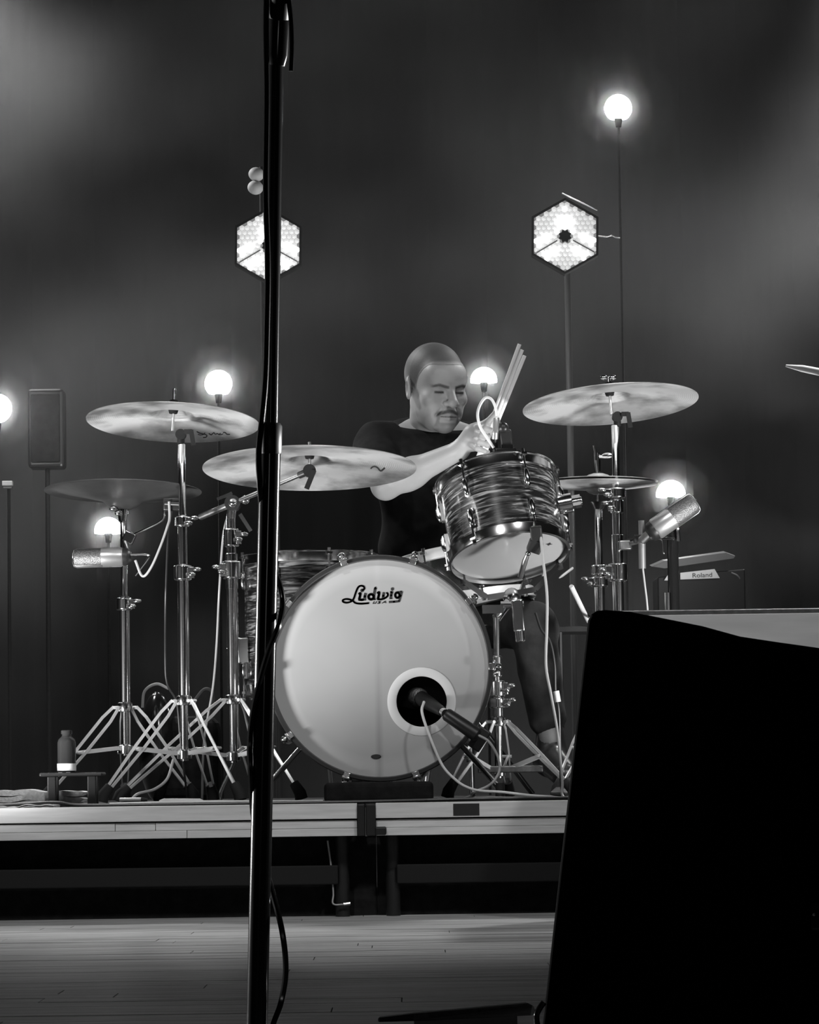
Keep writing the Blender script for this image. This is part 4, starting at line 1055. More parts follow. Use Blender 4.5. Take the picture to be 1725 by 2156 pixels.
for an, toe in ((anL, Vector((0.03, -0.19, 0))), (anR, Vector((-0.02, -0.19, 0)))):
    z0 = RZ + (0.075 if an is anL else 0.06)
    def shoe(Q):
        a = Vector((an.x, an.y + 0.02, z0 + 0.03)); t_ = Vector((an.x + toe.x, an.y + toe.y, z0 - 0.015))
        d = smin(cap(Q, A3(a), A3(t_), 0.044, 0.036), cap(Q, A3(a), A3(Vector((an.x, an.y + 0.01, z0 + 0.10))), 0.044, 0.040), 0.03)
        return smax(d, -(Q[..., 2] - (z0 - 0.03 - 0.18 * (A3(a)[1] - Q[..., 1]))), 0.006)
    V, Fc = surf(shoe, np.array((an.x - 0.1, an.y - 0.28, RZ - 0.02)), np.array((an.x + 0.12, an.y + 0.1, z0 + 0.16)), 0.006)
    np_mesh('shoe', V, Fc, mat('shoe_leather', 0.03, 0.3, spec=0.6), person, porg)
# stool under him
tn0 = thing('drum_throne', (hip.x, 10.14, RZ), 'black padded drum throne under the drummer', 'stool')
B().lathe([(0, 0.0), (0.15, 0.0), (0.165, -0.012), (0.165, -0.06), (0.15, -0.075), (0, -0.075)], 40, (hip.x, 10.14, hip.z - 0.10)).build('seat', blackmatte, tn0)
B().tube([(hip.x, 10.14, RZ + 0.1), (hip.x, 10.14, hip.z - 0.17)], 0.016, 12).build('post', chrome, tn0)
for a in (20, 140, 260):
    e = Vector((math.cos(R_(a)), math.sin(R_(a)), 0)); c0 = Vector((hip.x, 10.14, 0))
    B().tube([c0 + Vector((0, 0, RZ + 0.25)), c0 + e * 0.2 + Vector((0, 0, RZ + 0.012))], 0.009, 10).build('leg', chrome, tn0)
# rods in the raised fist, and a stick in the other hand
rods = thing('rod_bundle', stk0 - su * 0.05, 'bundle of pale wooden drumming rods raised in the fist', 'drumstick')
sx_ = su.cross(Vector((0, 1, 0))).normalized()
for k, (o_, dy) in enumerate(((-0.0105, 0), (0.0, -0.004), (0.0105, 0))):
    e_ = stk1 + sx_ * o_ * 1.15 - su * (0.012 * (k if sx_.x > 0 else 2 - k))
    B().tube([stk0 - su * 0.06 + sx_ * o_ * 0.55 + Vector((0, dy, 0)), e_ + Vector((0, dy, 0))], 0.0052, 10).build('rod', stickwood, rods)
B().tube([stk0 - su * 0.055, stk0 + su * 0.10], 0.0125, 14).build('grip', stickwood, rods)
b = B(); b.tube([stL0 - suL * 0.06, stL0 + suL * 0.26, stL0 + suL * 0.30], [0.007, 0.006, 0.0035], 10)
tag(b.build('drumstick', stickwood), 'wooden drumstick in the hand hidden behind the tom', 'drumstick')

# ------------------------------------------------------------------ things on the riser
# small black stool with a bottle
YK = 8.86
s0 = P(153, 1630, YK)
sw = thing('footstool', (s0.x, YK, RZ), 'tiny black stool standing at the riser edge with a bottle on it', 'stool')
ztop = Zat(153, 1626, YK)
B().box((s0.x, YK, ztop - 0.0055), (0.158, 0.11, 0.009)).build('seat', blackplastic, sw, bevel=0.004)
for px in (112, 196):
    for dy in (-0.035, 0.035):
        xx = P(px, 1650, YK).x
        b = B(); b.box((xx, YK + dy, (RZ + ztop - 0.01) / 2), (0.021, 0.014, ztop - 0.01 - RZ)); b.build('leg', blackplastic, sw, bevel=0.002)
bt = thing('bottle', (P(140, 1620, YK).x, YK, ztop), 'small dark glass bottle with pale label on the tiny stool', 'bottle')
bx = P(140.5, 1600, YK).x; rB = 0.0232; hB = (1626 - 1538) / S(YK)
B().lathe([(0, 0.0), (rB - 0.003, 0.0), (rB, 0.003), (rB, hB * 0.70), (rB * 0.9, hB * 0.78), (rB * 0.6, hB * 0.84), (rB * 0.5, hB * 0.87), (rB * 0.5, hB * 0.90), (rB * 0.6, hB * 0.91), (rB * 0.6, hB * 0.985), (rB * 0.52, hB)] , 32, (bx, YK, ztop + 0.0005)).build('glass', glassdark, bt)
B().lathe([(rB + 0.0002, 0.004), (rB + 0.0008, 0.004), (rB + 0.0008, 0.022), (rB + 0.0002, 0.022)], 32, (bx, YK, ztop), close=True).build('label', paper, bt)
# folded towels
def towel(px0, px1, z0, hh, Y, label, m, seed):
    random.seed(seed); a, c = on_riser(px0, Y), on_riser(px1, Y)
    n = 36; b = B(); lay = 3
    for L in range(lay):
        v = []; f = []
        th = hh / lay
        for i in range(n):
            t = i / (n - 1); x = a.x + (c.x - a.x) * t
            zb = RZ + z0 + L * th; wob = 0.003 * math.sin(t * 9 + L + seed) + 0.002 * math.sin(t * 23 + seed)
            endr = min(1, (1 - abs(2 * t - 1)) * 9) ** 0.5
            zl, zu = zb + th * 0.5 * (1 - endr) + wob * (L > 0), zb + th * (0.5 + 0.47 * endr) + wob
            for yy in (Y - 0.075 - 0.004 * math.sin(t * 5 + L), Y + 0.075):
                v += [(x, yy, max(RZ + 0.0005, zl)), (x, yy, zu)]
        for i in range(n - 1):
            k = 4 * i
            f += [(k, k + 4, k + 5, k + 1), (k + 1, k + 5, k + 7, k + 3), (k + 2, k + 3, k + 7, k + 6), (k, k + 2, k + 6, k + 4)]
        f += [(0, 1, 3, 2), (4 * n - 4, 4 * n - 2, 4 * n - 1, 4 * n - 3)]
        b.add(v, f, True)
    return tag(b.build('folded_towel', m), label, 'towel')
towel(-70, 183, 0.0, 0.042, 9.0, 'folded pale towel lying behind the tiny stool', towelcloth, 2)
towel(-60, 120, 0.0, 0.006, 8.78, 'thin flattened cloth at the riser edge in front of the stool', mat('pale_cloth', 0.85, 0.9, spec=0.1), 5)
# cables along the riser edge
cable('floor_cable', [on_riser(-60, 8.72, 0.004), on_riser(60, 8.73, 0.010), on_riser(120, 8.72, 0.012), on_riser(170, 8.71, 0.005), on_riser(330, 8.71, 0.004), on_riser(560, 8.70, 0.004), on_riser(760, 8.70, 0.004), on_riser(900, 8.71, 0.006)], 0.0042, darkcable, 'black cable running along the riser edge below the stool')
cable('floor_cable', [on_riser(230, 8.74, 0.005), on_riser(420, 8.75, 0.008), on_riser(600, 8.74, 0.005), on_riser(680, 8.72, 0.005)], 0.0048, whitecable, 'pale cable lying straight along the riser below the tripod stands')
cable('floor_cable', [on_riser(900, 8.70, 0.006), on_riser(1000, 8.70, 0.007), on_riser(1080, 8.72, 0.007), on_riser(1200, 8.73, 0.006), on_riser(1300, 8.75, 0.005)], 0.0044, darkcable, 'black cable at the riser edge under the tom stand')
cable('floor_cable', [on_riser(940, 8.76, 0.005), on_riser(1030, 8.77, 0.007), on_riser(1120, 8.75, 0.006), on_riser(1240, 8.74, 0.006)], 0.0046, whitecable, 'pale cable on the riser leading right from the bass drum')
cable('floor_cable', [P(365, 1600, 8.95), P(352, 1640, 8.9), P(325, 1662, 8.86), P(290, 1672, 8.82), on_riser(262, 8.8, 0.006), on_riser(200, 8.8, 0.004)], 0.0038, greycable, 'grey cable curling off a tripod leg towards the stool')
cable('floor_cable', [P(362, 1075, 9.24), P(354, 1130, 9.32), P(349, 1250, 9.42), P(348, 1380, 9.42), P(352, 1440, 9.42), P(372, 1480, 9.40), P(380, 1560, 9.4), on_riser(395, 9.42, 0.005)], 0.0028, darkcable, 'thin dark cable dropping between the two left cymbal stands')
cable('floor_cable', [P(482, 1075, 9.29), P(470, 1130, 9.38), P(462, 1240, 9.5), P(456, 1360, 9.5), P(448, 1450, 9.48), P(430, 1560, 9.48), on_riser(425, 9.46, 0.005)], 0.003, greycable, 'grey cable dropping behind the boom stand')
b = B(); a_, c_ = on_riser(335, 8.80), on_riser(437, 8.80)
b.tube([a_ + Vector((0, 0, 0.009)), a_ + Vector((0.012, 0, 0.0095)), c_ + Vector((-0.02, 0, 0.0085)), c_ + Vector((0, 0, 0.004))], [0.005, 0.009, 0.0085, 0.003], 12)
tag(b.build('rolled_cloth', whitecable), 'rolled white cloth lying on the riser below the boom stand', 'cloth')
b = B(); a_, c_ = on_riser(252, 8.80), on_riser(300, 8.79)
b.tube([a_ + Vector((0, 0, 0.016)), c_ + Vector((0, 0, 0.016))], 0.0055, 12)
pg = thing('cable_plug', a_, 'pale plug lying loose on the riser beside a tripod foot', 'plug'); b.build('barrel', micsilver, pg)
B().tube([c_ + Vector((-0.004, 0, 0.016)), c_ + Vector((0.012, 0, 0.015))], [0.0065, 0.004], 10).build('sleeve', rubber, pg)
B().box((a_.x + 0.03, a_.y, RZ + 0.005), (0.04, 0.03, 0.011)).build('tape_tab', blackplastic, pg)
# glossy round bag behind the stands
gb = thing('round_bag', on_riser(338, 9.85), 'shiny black round bag behind the left tripod legs', 'bag')
b = B(); cg = P(332, 1500, 9.85); cz = (cg.z + RZ) / 2
b.ball((cg.x, 9.85, RZ + 0.155), (0.055, 0.09, 0.155), 28); b.build('shell', mat('patent_vinyl', 0.015, 0.15, spec=0.7), gb)
b = B(); b.tube(smoothpath([P(300, 1490, 9.75), P(305, 1455, 9.75), P(330, 1440, 9.75), P(355, 1450, 9.75)], 6), 0.004, 8); b.build('piping', greycable, gb)
b = B(); b.box((P(400, 1500, 9.85).x, 9.87, RZ + 0.12), (0.17, 0.13, 0.24)); bg2 = b.build('pouch', clothblack, gb, bevel=0.04)
b = B(); b.tube(smoothpath([P(410, 1475, 9.78), P(430, 1452, 9.78), P(446, 1456, 9.78), P(450, 1480, 9.78)], 5), 0.005, 8); b.build('strap', mat('strap_webbing', 0.06, 0.7), gb)

# side table with leaning sticks beside the hi-hat
YX = 9.92
tx0, tx1 = P(1165, 1322, YX), P(1330, 1322, YX)
sd_ = thing('side_table', ((tx0.x + tx1.x) / 2, YX, RZ), 'low dark side table behind the tom cables', 'table')
zt = tx0.z
B().box(((tx0.x + tx1.x) / 2, YX, zt - 0.008), (tx1.x - tx0.x, 0.2, 0.016)).build('table_top', blackplastic, sd_, bevel=0.002)
for sx1 in (0.015, -0.015):
    for dy in (-0.08, 0.08):
        B().tube([((tx0.x if sx1 > 0 else tx1.x) + sx1, YX + dy, RZ), ((tx0.x if sx1 > 0 else tx1.x) + sx1, YX + dy, zt - 0.015)], 0.008, 8).build('leg', blackplastic, sd_)
def stick(p0, p1, label, k=1.0, m=None):
    p0, p1 = Vector(p0), Vector(p1); d = p1 - p0
    o = B().tube([p0, p0 + d * 0.02, p0 + d * 0.8, p0 + d * 0.95, p1], [q * k for q in (0.006, 0.0072, 0.0068, 0.004, 0.003)], 12).build('drumstick', m or stickwood)
    return tag(o, label, 'drumstick', 'spare drumsticks by the hi-hat')
stick(P(1203, 1234, 9.70), P(1246, 1322, 9.84), 'bright spare drumstick slanting down to the side table')
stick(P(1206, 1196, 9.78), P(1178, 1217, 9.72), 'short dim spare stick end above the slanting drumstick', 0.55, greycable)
holder = thing('stick_holder', P(1246, 1300, 9.83), 'small black stick holder hooked on the hi-hat stand', 'holder')
B().tube([P(1252, 1318, 9.85), P(1238, 1285, 9.80)], 0.014, 14).build('cup', blackplastic, holder)
B().tube([P(1242, 1300, 9.81), P(1264, 1300, 9.52)], 0.004, 8).build('hook', chrome, holder)

# ------------------------------------------------------------------ electronic keyboard / pad unit at the right
YR = 10.15
kb = thing('keyboard', P(1460, 1290, YR), 'dark electronic keyboard with a white name plate behind the right stands', 'keyboard')
x0, x1 = P(1385, 1240, YR).x, P(1570, 1240, YR).x
zb, zt2 = Zat(1470, 1300, YR), Zat(1470, 1192, YR)
b = B(); b.prism([(x0, YR, zb), (x1, YR, zb), (x1, YR + 0.0, zt2 - 0.01), (x0, YR, zt2 - 0.03)], (0, 0.2, 0.0)); b.build('housing', mat('keyboard_plastic', 0.012, 0.5), kb, bevel=0.004)
b = B(); b.prism([P(1372, 1193, YR - 0.02), P(1400, 1197, YR - 0.02), P(1546, 1176, YR - 0.02), P(1549, 1170, YR - 0.02), P(1530, 1163, YR - 0.02), P(1400, 1181, YR - 0.02)], (0, 0.1, 0.01)); b.build('lid', greymetal, kb, bevel=0.002)
b = B(); b.prism([P(1433, 1220, YR - 0.008), P(1516, 1217, YR - 0.008), P(1505, 1198, YR - 0.008), P(1433, 1206, YR - 0.008)], (0, 0.007, 0)); plate = b.build('name_plate', mat('plate_white', 0.95, 0.5), kb)
b = B(); b.prism([P(1399, 1222, YR - 0.008), P(1410, 1222, YR - 0.008), P(1410, 1210, YR - 0.008), P(1407, 1210, YR - 0.008)], (0, 0.007, 0)); b.build('name_plate', mat('plate_white', 0.95, 0.5), kb)
b = B(); b.tube(smoothpath([P(1540, 1206, YR), P(1556, 1215, YR), P(1566, 1240, YR + 0.02)], 4), 0.003, 8); b.build('edge_cable', greymetal, kb)
fc_ = bpy.data.curves.new('name_text', 'FONT'); fc_.body = 'Roland'; fc_.size = 1.0
fo = bpy.data.objects.new('name_text', fc_); C.objects.link(fo)
dg = bpy.context.evaluated_depsgraph_get(); me = bpy.data.meshes.new_from_object(fo.evaluated_get(dg)); bpy.data.objects.remove(fo)
mn = [min(v.co[i] for v in me.vertices) for i in range(2)]; mx = [max(v.co[i] for v in me.vertices) for i in range(2)]
b = B(); kx, kz = 41 / S(YR), 9.5 / S(YR); og = P(1459, 1216.5, YR - 0.0095); sl = math.radians(2.2)
b.add([og + Vector(((v.co.x - mn[0]) / (mx[0] - mn[0]) * kx, 0, (v.co.y - mn[1]) / (mx[1] - mn[1]) * kz + (v.co.x - mn[0]) / (mx[0] - mn[0]) * kx * 0.03)) for v in me.vertices], [tuple(p.vertices) for p in me.polygons])
b.build('lettering', mat('plate_print', 0.08, 0.6), plate)
kst = thing('keyboard_stand', (x0, YR + 0.1, RZ), 'black stand under the electronic keyboard', 'stand')
for xx in (x0 + 0.03, x1 - 0.03):
    B().tube([(xx, YR + 0.1, RZ), (xx, YR + 0.1, zb)], 0.012, 10).build('leg', blackplastic, kst)
B().tube([(x0 + 0.03, YR + 0.1, zb - 0.05), (x1 - 0.03, YR + 0.1, zb - 0.05)], 0.01, 10).build('crossbar', blackplastic, kst)

# ------------------------------------------------------------------ stage lamps behind the drummer
def bloom_mat(name, dens):
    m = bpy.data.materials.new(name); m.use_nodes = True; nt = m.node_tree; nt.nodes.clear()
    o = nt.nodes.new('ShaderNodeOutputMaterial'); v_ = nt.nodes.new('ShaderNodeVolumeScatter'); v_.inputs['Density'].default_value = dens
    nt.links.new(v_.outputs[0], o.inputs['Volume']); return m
bloom_in, bloom_out, bloom_far = bloom_mat('bloom_dense', 0.32), bloom_mat('bloom_thin', 0.09), bloom_mat('bloom_faint', 0.022)
def bulb_lamp(label, px, py, Y, rpx, cut, pole=True):
    """glowing dome; cut: photo rows hidden by the lamp's front lip (0 = none)"""
    c = P(px, py, Y); r = rpx / S(Y)
    t = thing('stage_lamp', (c.x, Y, 0), label, 'lamp', 'round stage lamps behind the drums')
    k = -1.0 if not cut else -(cut - py) / rpx            # flat underside of the dome
    a0 = math.acos(max(-1, min(1, -k)))
    n = 12; pr = [(0, r * k)] + [(r * math.sin(a0 + (math.pi - a0) * i / n), -r * math.cos(a0 + (math.pi - a0) * i / n)) for i in range(n)] + [(0, r)]
    B().lathe(pr if cut else pr[1:] if k == -1.0 else pr, 32, c).build('bulb', bulbmat, t)
    B().lathe([(0, r * k - 0.03), (r * 0.2, r * k - 0.03), (r * 0.3, r * k - 0.001), (0, r * k - 0.001)], 24, c).build('socket', mat('socket_black', 0.002, 1.0, spec=0.0), t)
    B().tube([(c.x, Y, 0), (c.x, Y, c.z + r * k - 0.02)], 0.0045, 10).build('pole', blackmatte, t)
    for rr, mm in ((0.075, bloom_in), (0.125, bloom_out), (0.20, bloom_far)):  # haze shells added around each bulb to imitate lens bloom
        B().ball(c, rr, 24).build('bloom_haze', mm, t)
    B().lathe([(0, 0.02), (0.03, 0.02), (0.14, 0.005), (0.15, 0), (0, 0)], 24, (c.x, Y, 0)).build('base', blackmatte, t)
    return t
bulb_lamp('round lamp glowing highest, above the right-hand hexagonal lamp', 1302, 228, 12.05, 29, 250)
bulb_lamp('round lamp glowing above the highest crash cymbal', 460, 808, 11.2, 29, 829)
bulb_lamp('round lamp glowing beside the drummer head and the raised rods', 1019, 801, 11.3, 28, 805)
bulb_lamp('round lamp glowing beneath the upside-down cymbal', 228, 1118, 11.4, 29, 1123)
bulb_lamp('round lamp glowing behind the slanting silver microphone', 1413, 1042, 11.4, 31, 1046)
bulb_lamp('round lamp cut off by the picture edge beside the dark cabinet', -6, 860, 11.3, 31, 0)
def hex_lamp(label, px, py, Y, poleok=True):
    c = P(px, py, Y); Rr = 77 / S(Y)
    t = thing('hexagon_lamp', (c.x, Y, 0), label, 'lamp', 'hexagonal honeycomb lamps')
    hexpt = lambda r, k: Vector((r * math.sin(k * math.pi / 3 + ROLL * 1.5), 0, r * math.cos(k * math.pi / 3 + ROLL * 1.5)))
    b = B(); n = 6
    v = []; f = []
    for (rr, yy) in ((Rr * 0.99, -0.007), (Rr * 1.06, -0.007), (Rr * 1.06, 0.0), (Rr * 1.06, 0.05), (Rr * 0.4, 0.12)):
        v += [c + hexpt(rr, k) + Vector((0, yy, 0)) for k in range(6)]
    for j in range(4):
        for k in range(6): f.append((j * 6 + k, j * 6 + (k + 1) % 6, j * 6 + 6 + (k + 1) % 6, j * 6 + 6 + k))
    f.append(tuple(range(24, 30)))
    b.add(v, f); b.build('frame', blackmatte, t)
    b = B(); b.add([c + hexpt(Rr, k) + Vector((0, 0.006, 0)) for k in range(6)], [tuple(range(6))]); b.build('grid_plate', mat('honeycomb_grid', 0.1, 0.5, emit=0.16), t)
    pitch = 11.1 / S(Y); rc = pitch * 0.50
    b = B(); b.add([Vector((0, -0.003, 0))] + [Vector((rc * 1.08 * math.cos(k * math.pi / 3 + 0.52), 0.0, rc * 1.08 * math.sin(k * math.pi / 3 + 0.52))) for k in range(6)] + [Vector((rc * 1.08 * math.cos(k * math.pi / 3 + 0.52), 0.004, rc * 1.08 * math.sin(k * math.pi / 3 + 0.52))) for k in range(6)],
        [(0, 1 + (k + 1) % 6, 1 + k) for k in range(6)] + [(1 + k, 1 + (k + 1) % 6, 7 + (k + 1) % 6, 7 + k) for k in range(6)])
    base = {}
    for nm, mm in (('hot', cell_hot), ('mid', cell_mid), ('dim', cell_dim)):
        me_ = b.mesh('lens_cell_' + nm, Vector((0, 0, 0))); me_.materials.append(mm); base[nm] = me_
    for i in range(-8, 9):
        for j in range(-9, 10):
            x = pitch * (i + 0.5 * (j % 2)); z = pitch * 0.866 * j
            # inside the hexagon?
            qx, qz = abs(x), abs(z)
            if qx > Rr * 0.866 - rc * 0.3 or qx * 0.5 + qz * 0.866 > Rr * 0.866 - rc * 0.3: continue
            rad = math.hypot(x, z) / Rr
            if rad < 0.17: continue
            ang = math.degrees(math.atan2(x, z)) % 360
            kind = 'dim'
            for a0_ in (0, 120, 240):
                da = (ang - a0_ + 180) % 360 - 180
                al = rad * math.cos(R_(da)); pe = rad * math.sin(R_(da))
                if a0_ == 0:
                    if 0.12 < al < 0.62 and abs(pe) < 0.28: kind = 'hot'
                    elif 0.62 <= al < 0.8 and abs(pe) < 0.07: kind = 'hot'
                    elif -0.05 < al < 0.75 and abs(pe) < 0.42 and kind == 'dim': kind = 'mid'
                else:
                    if 0.26 < al < 0.86 and 0.08 < abs(pe) < 0.34: kind = 'hot'
                    elif 0.1 < al < 0.9 and abs(pe) < 0.45 and kind == 'dim': kind = 'mid'
            o = bpy.data.objects.new('lens_cell', base[kind]); C.objects.link(o); o.parent = t
            o.location = Vector((c.x + x, Y - 0.001, c.z + z)) - ORG[t]
    b = B()
    for k in range(12):
        pass
    st_ = [c + Vector(((0.19 if k % 2 else 0.135) * Rr * math.sin(k * math.pi / 8), -0.006, (0.19 if k % 2 else 0.135) * Rr * math.cos(k * math.pi / 8))) for k in range(16)]
    b.prism(st_, (0, 0.012, 0)); b.build('centre_boss', blackmatte, t)
    for a0_ in (120, 240):
        e = Vector((math.sin(R_(a0_)), 0, math.cos(R_(a0_))))
        B().bar(c + e * Rr * 0.25 + Vector((0, -0.004, 0)), c + e * Rr * 0.92 + Vector((0, -0.004, 0)), 0.006, 0.004, (0, 1, 0)).build('rib', greymetal, t)
    B().tube([(c.x + 0.012, Y + 0.13, 0), (c.x + 0.012, Y + 0.13, c.z)], 0.011, 10).build('pole', mat('pole_paint', 0.04, 0.5), t)
    B().lathe([(0, 0.02), (0.03, 0.02), (0.16, 0.005), (0.17, 0), (0, 0)], 24, (c.x + 0.012, Y + 0.13, 0)).build('base', blackmatte, t)
    if poleok:
        B().tube([P(1184, 407, Y - 0.02), P(1258, 443, Y - 0.02)], 0.0022, 8).build('bracket_edge', steel, t)
        B().tube(smoothpath([P(1258, 497, Y), P(1276, 499, Y), P(1288, 496, Y), P(1297, 500, Y), P(1306, 501, Y)], 4), 0.0025, 8).build('cable_tail', steel, t)
    return t
hex_lamp('hexagonal honeycomb lamp crossed by the tall microphone stand', 565, 517, 11.5, False)
hex_lamp('hexagonal honeycomb lamp standing clear above the drummer', 1190, 497, 11.5)
# small unlit twin lamp high behind the microphone stand
ul = thing('twin_lamp', P(545, 382, 11.9), 'pair of small unlit grey lamp heads above the stand-crossed hexagonal lamp', 'lamp')
for (px, py, rx, rz) in ((540, 367, 17, 15), (538, 395, 17, 15)):
    q = P(px, py, 11.9); B().ball(q, (rx / S(11.9), 0.03, rz / S(11.9)), 20, basis((0.2, 0, 1))).build('lamp_head', mat('lamp_grey', 0.4, 0.7), ul)
q = P(552, 382, 11.95); B().tube([(q.x, 11.95, 0), (q.x, 11.95, q.z + 0.05)], 0.01, 10).build('pole', blackmatte, ul)
ub = thing('lamp_bar', P(1745, 785, 11.9), 'pale blunt bar of an unlit lamp poking in level with the right crash', 'lamp')
B().tube([P(1655, 770, 11.9), P(1690, 776, 11.9), P(1760, 790, 11.9)], [0.004, 0.012, 0.014], 12).build('bar', mat('lamp_grey', 0.4, 0.7), ub)
q = P(1750, 790, 11.93); B().tube([(q.x, 11.93, 0), (q.x, 11.93, q.z)], 0.012, 10).build('pole', blackmatte, ub)
# dark cabinet by the left lamp
sc0 = P(98, 890, 11.7)
cb_ = thing('speaker_cabinet', (sc0.x, 11.7, 0), 'dark upright cabinet catching light along its edge beside the cut-off lamp', 'speaker')
xa, xb = P(58, 900, 11.7).x, P(134, 900, 11.7).x; za, zb_ = Zat(98, 985, 11.7), Zat(98, 818, 11.7)
B().box(((xa + xb) / 2, 11.75, (za + zb_) / 2), (xb - xa, 0.1, zb_ - za)).build('box', mat('cabinet_vinyl', 0.015, 0.3), cb_, bevel=0.012)
B().box(((xa + xb) / 2, 11.697, (za + zb_) / 2), ((xb - xa) * 0.8, 0.012, (zb_ - za) * 0.86)).build('grille', clothblack, cb_, bevel=0.004)
B().tube([((xa + xb) / 2, 11.75, 0), ((xa + xb) / 2, 11.75, za)], 0.008, 12).build('pole', blackmatte, cb_)
nn = thing('wall_panel', P(16, 1018, 11.9), 'small pale connector panel beneath the cut-off lamp', 'panel')
q = P(16, 1018, 11.9)
B().box(q, (22 / S(11.9), 0.03, 10 / S(11.9))).build('face', mat('panel_white', 0.7, 0.5), nn, bevel=0.002)
B().box(q + Vector((0, 0.01, -0.011)), (18 / S(11.9), 0.03, 0.010)).build('rim', greymetal, nn)
B().tube([(q.x, 11.93, 0), (q.x, 11.93, q.z)], 0.006, 8).build('post', blackmatte, nn)

# ------------------------------------------------------------------ foreground
# tall microphone stand
YS2 = 3.7
m0 = P(538, 2336, YS2); m0.z = 0
fs = thing('microphone_stand', m0, 'tall glossy black microphone stand in front of the drum kit', 'stand')
j1, j2 = P(570, 905, YS2), P(583, 60, YS2)
B().lathe([(0, 0.022), (0.03, 0.022), (0.10, 0.014), (0.125, 0.006), (0.125, 0), (0, 0)], 48, m0).build('base', blackmatte, fs)
B().tube([m0 + Vector((0, 0, 0.02)), j1], 0.0112, 24).build('lower_tube', blackgloss, fs)
B().tube([j1, j2 + (j2 - j1) * 0.6], 0.0078, 24).build('upper_tube', blackgloss, fs)
dj = (j2 - j1).normalized()
B().tube([j1 - dj * 0.026, j1 - dj * 0.024, j1 + dj * 0.004, j1 + dj * 0.007], [0.0115, 0.0122, 0.0122, 0.010], 24).build('clutch', blackplastic, fs)
mc = thing('vocal_microphone', P(590, 90, YS2), 'dark microphone in a clip at the top of the tall stand', 'microphone')
k0, k1 = P(584, 140, YS2), P(592, -40, YS2)
B().tube([k0, k0 + (k1 - k0) * 0.12, k1], [0.0085, 0.0115, 0.0125], 20).build('clip', blackgloss, mc)
B().tube([k0 + (k1 - k0) * 0.55 + Vector((0, -0.004, 0)), k1 + (k1 - k0) * 1.2 + Vector((0.01, -0.06, 0))], [0.011, 0.014], 20).build('handle', blackplastic, mc)
b = B(); b.tube(smoothpath([P(604, -30, YS2 - 0.02), P(612, 30, YS2 - 0.02), P(615, 90, YS2 - 0.02), P(613, 150, YS2 - 0.02)], 5), 0.0028, 8); b.build('clip_wing', blackgloss, mc)
cable('microphone_cable', [P(562, -60, YS2 - 0.005), P(560, 60, YS2 - 0.012), P(562, 200, YS2 - 0.012), P(560, 400, YS2 - 0.012), P(564, 560, YS2 - 0.014), P(562, 700, YS2 - 0.014), P(559, 800, YS2 - 0.014), P(552, 880, YS2 - 0.014), P(545, 950, YS2 - 0.012), P(547, 1020, YS2 - 0.012), P(556, 1110, YS2 + 0.012), P(570, 1180, YS2 + 0.018), P(590, 1235, YS2 + 0.014), P(595, 1275, YS2 + 0.010), P(586, 1320, YS2 - 0.014), P(566, 1370, YS2 - 0.018), P(548, 1430, YS2 - 0.014), P(534, 1490, YS2 - 0.008), P(526, 1560, YS2 - 0.004), P(528, 1630, YS2 - 0.006), P(534, 1720, YS2 + 0.008), P(552, 1800, YS2 + 0.02), P(574, 1880, YS2 + 0.012), P(594, 1960, YS2), P(602, 2040, YS2), P(592, 2110, YS2), P(572, 2170, YS2 - 0.01), P(560, 2260, YS2 - 0.02), Vector((m0.x + 0.14, YS2 - 0.06, 0.004)), Vector((m0.x + 0.16, YS2 - 0.5, 0.004))], 0.0032, blackgloss, 'black cable wound loosely around the tall microphone stand')

# black stage monitor at the right, seen from its side
YW = 3.55
def pf(px, py): return P(px, py, YW)
wm = thing('stage_monitor', (pf(1450, 2000).x, YW + 0.2, 0), 'large plain black wedge monitor with rounded corner at the stage front', 'speaker')
prof_ = [pf(1128, 2290), pf(1236, 1325), pf(1238, 1307), pf(1245, 1293), pf(1256, 1286), pf(1275, 1284), pf(1330, 1288), pf(1480, 1318), pf(1560, 1340), pf(1640, 1352), pf(1740, 1366), pf(1900, 1388), pf(1920, 1400)]
bl = Vector((pf(1120, 2330).x, YW, 0.0)); br = Vector((pf(1935, 2330).x, YW, 0.0))
prof_ = [bl] + prof_ + [br]
B().prism(prof_, (0.02, 0.34, 0)).build('cabinet', mat('monitor_black', 0.004, 0.95, spec=0.03, noise=(0.003, 0.006), scale=90), wm, bevel=0.004)
q = P(1722, 1930, YW - 0.004)
B().box((q.x + 0.03, YW - 0.002, q.z), (0.075, 0.010, 0.03)).build('handle_plate', blackgloss, wm, bevel=0.004)
B().ball(P(1714, 1925, YW - 0.01), 0.0022, 8).build('screw', chrome, wm)
b = B(); b.tube(smoothpath([P(1146, 2110, YW - 0.02), P(1136, 2124, YW - 0.02), P(1130, 2140, YW - 0.02), P(1134, 2165, YW - 0.02), P(1150, 2200, YW - 0.02)], 5), 0.003, 10); b.build('side_cable', blackgloss, wm)
# grey flight case behind it
YG = 8.05
g0, g1 = P(1300, 1283, YG), P(1760, 1298, YG)
gc = thing('flight_case', ((g0.x + g1.x) / 2, YG, 0), 'grey laminated flight case just behind the black wedge monitor', 'case')
B().box(((g0.x + g1.x) / 2, YG + 0.25, g0.z / 2), (g1.x - g0.x, 0.5, g0.z - 0.02)).build('body', casegrey, gc, bevel=0.006)
B().box(((g0.x + g1.x) / 2, YG + 0.25, g0.z - 0.008), (g1.x - g0.x + 0.004, 0.504, 0.010)).build('lid_edge', steel, gc, bevel=0.002)
for xx in (g0.x + 0.01, g1.x - 0.01): B().box((xx, YG + 0.002, g0.z / 2), (0.022, 0.012, g0.z - 0.02)).build('corner_strip', steel, gc)
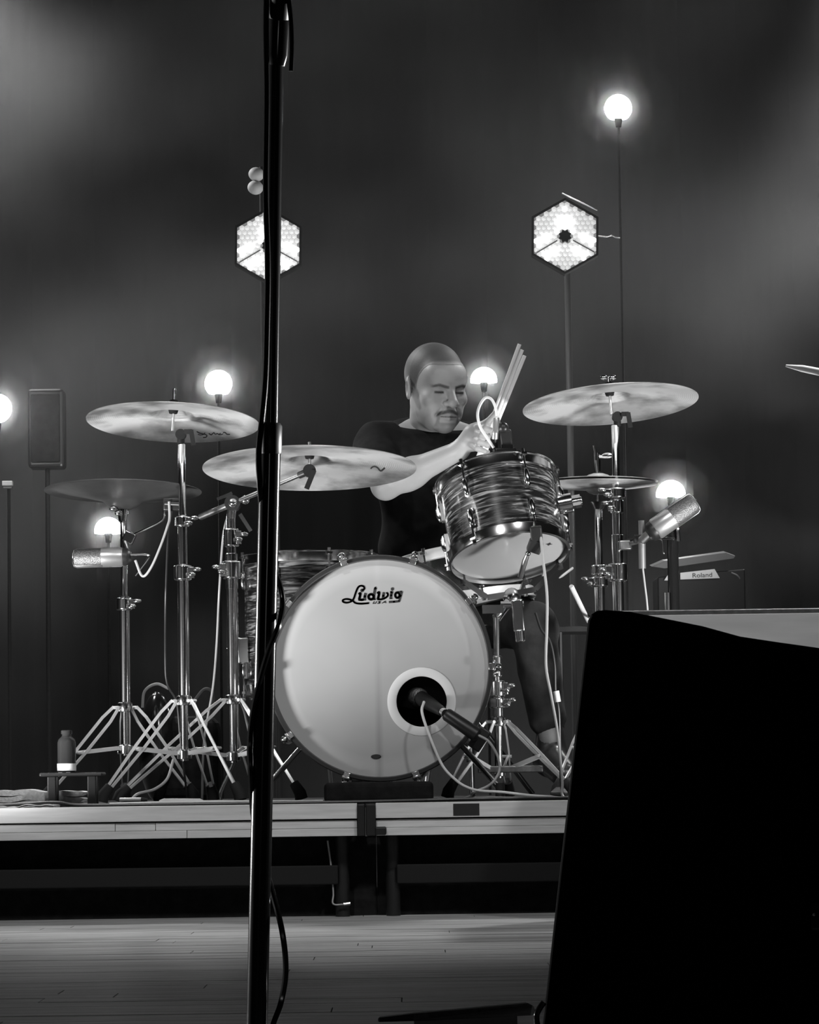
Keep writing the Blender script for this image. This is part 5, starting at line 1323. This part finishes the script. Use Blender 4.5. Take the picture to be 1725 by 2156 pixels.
# black pedal board with a paper at the frame's lower edge
YQ = 4.75
pb = thing('pedal_board', P(960, 2150, YQ), 'low black sloping pedal board on the floor beside the wedge monitor', 'pedal board')
top_ = [P(796, 2143, YQ), P(872, 2134, YQ), P(1112, 2112, YQ + 0.05), P(1124, 2118, YQ + 0.05), P(1130, 2132, YQ + 0.04), P(1120, 2138, YQ), P(872, 2150, YQ), P(796, 2152, YQ)]
B().prism(top_, (0, 0.11, -0.006)).build('top_plate', blackmatte, pb, bevel=0.002)
zq = min(p.z for p in top_)
x0q, x1q = P(872, 2150, YQ).x, P(1090, 2150, YQ).x
B().prism([Vector((x0q, YQ + 0.01, 0)), Vector((x1q, YQ + 0.01, 0)), Vector((x1q, YQ + 0.01, zq + 0.006)), Vector((x0q, YQ + 0.01, zq + 0.002))], (0, 0.1, 0)).build('body', blackplastic, pb)
sp0, sp1 = P(1030, 2150, YQ - 0.1), P(1125, 2150, YQ - 0.1)
pp = B().prism([Vector((sp0.x, YQ - 0.03, 0.001)), Vector((sp1.x, YQ - 0.03, 0.001)), Vector((sp1.x, YQ - 0.03, 0.014)), Vector((sp0.x, YQ - 0.03, 0.006))], (0, 0.03, 0)).build('paper_pad', paper)
tag(pp, 'white paper pad on the floor in front of the black pedal board', 'paper')

# ------------------------------------------------------------------ stage haze
hz = B().box((0, 12.9, 2.4), (9.0, 4.2, 4.8)).build('stage_haze', mat('tmp_haze', 0.5))
tag(hz, 'thin drifting stage haze glowing around the lamps', 'haze', kind='stuff')
hm = bpy.data.materials.new('haze'); hm.use_nodes = True
nt = hm.node_tree; nt.nodes.clear()
out = nt.nodes.new('ShaderNodeOutputMaterial'); vs = nt.nodes.new('ShaderNodeVolumeScatter')
vs.inputs['Color'].default_value = (1, 1, 1, 1); vs.inputs['Anisotropy'].default_value = 0.1
tc_ = nt.nodes.new('ShaderNodeTexCoord'); nz = nt.nodes.new('ShaderNodeTexNoise'); nz.inputs['Scale'].default_value = 0.75; nz.inputs['Detail'].default_value = 2.0
mp_ = nt.nodes.new('ShaderNodeMapping'); mp_.inputs['Scale'].default_value = (1, 0.6, 1.4); mp_.inputs['Location'].default_value = (0.3, 0.0, 0.2)
nt.links.new(tc_.outputs['Object'], mp_.inputs[0]); nt.links.new(mp_.outputs[0], nz.inputs['Vector'])
mr = nt.nodes.new('ShaderNodeMapRange'); mr.inputs['From Min'].default_value = 0.42; mr.inputs['From Max'].default_value = 0.66
mr.inputs['To Min'].default_value = 0.004; mr.inputs['To Max'].default_value = 0.05
nt.links.new(nz.outputs[0], mr.inputs['Value']); nt.links.new(mr.outputs[0], vs.inputs['Density'])
nt.links.new(vs.outputs[0], out.inputs['Volume'])
hz.data.materials.clear(); hz.data.materials.append(hm)
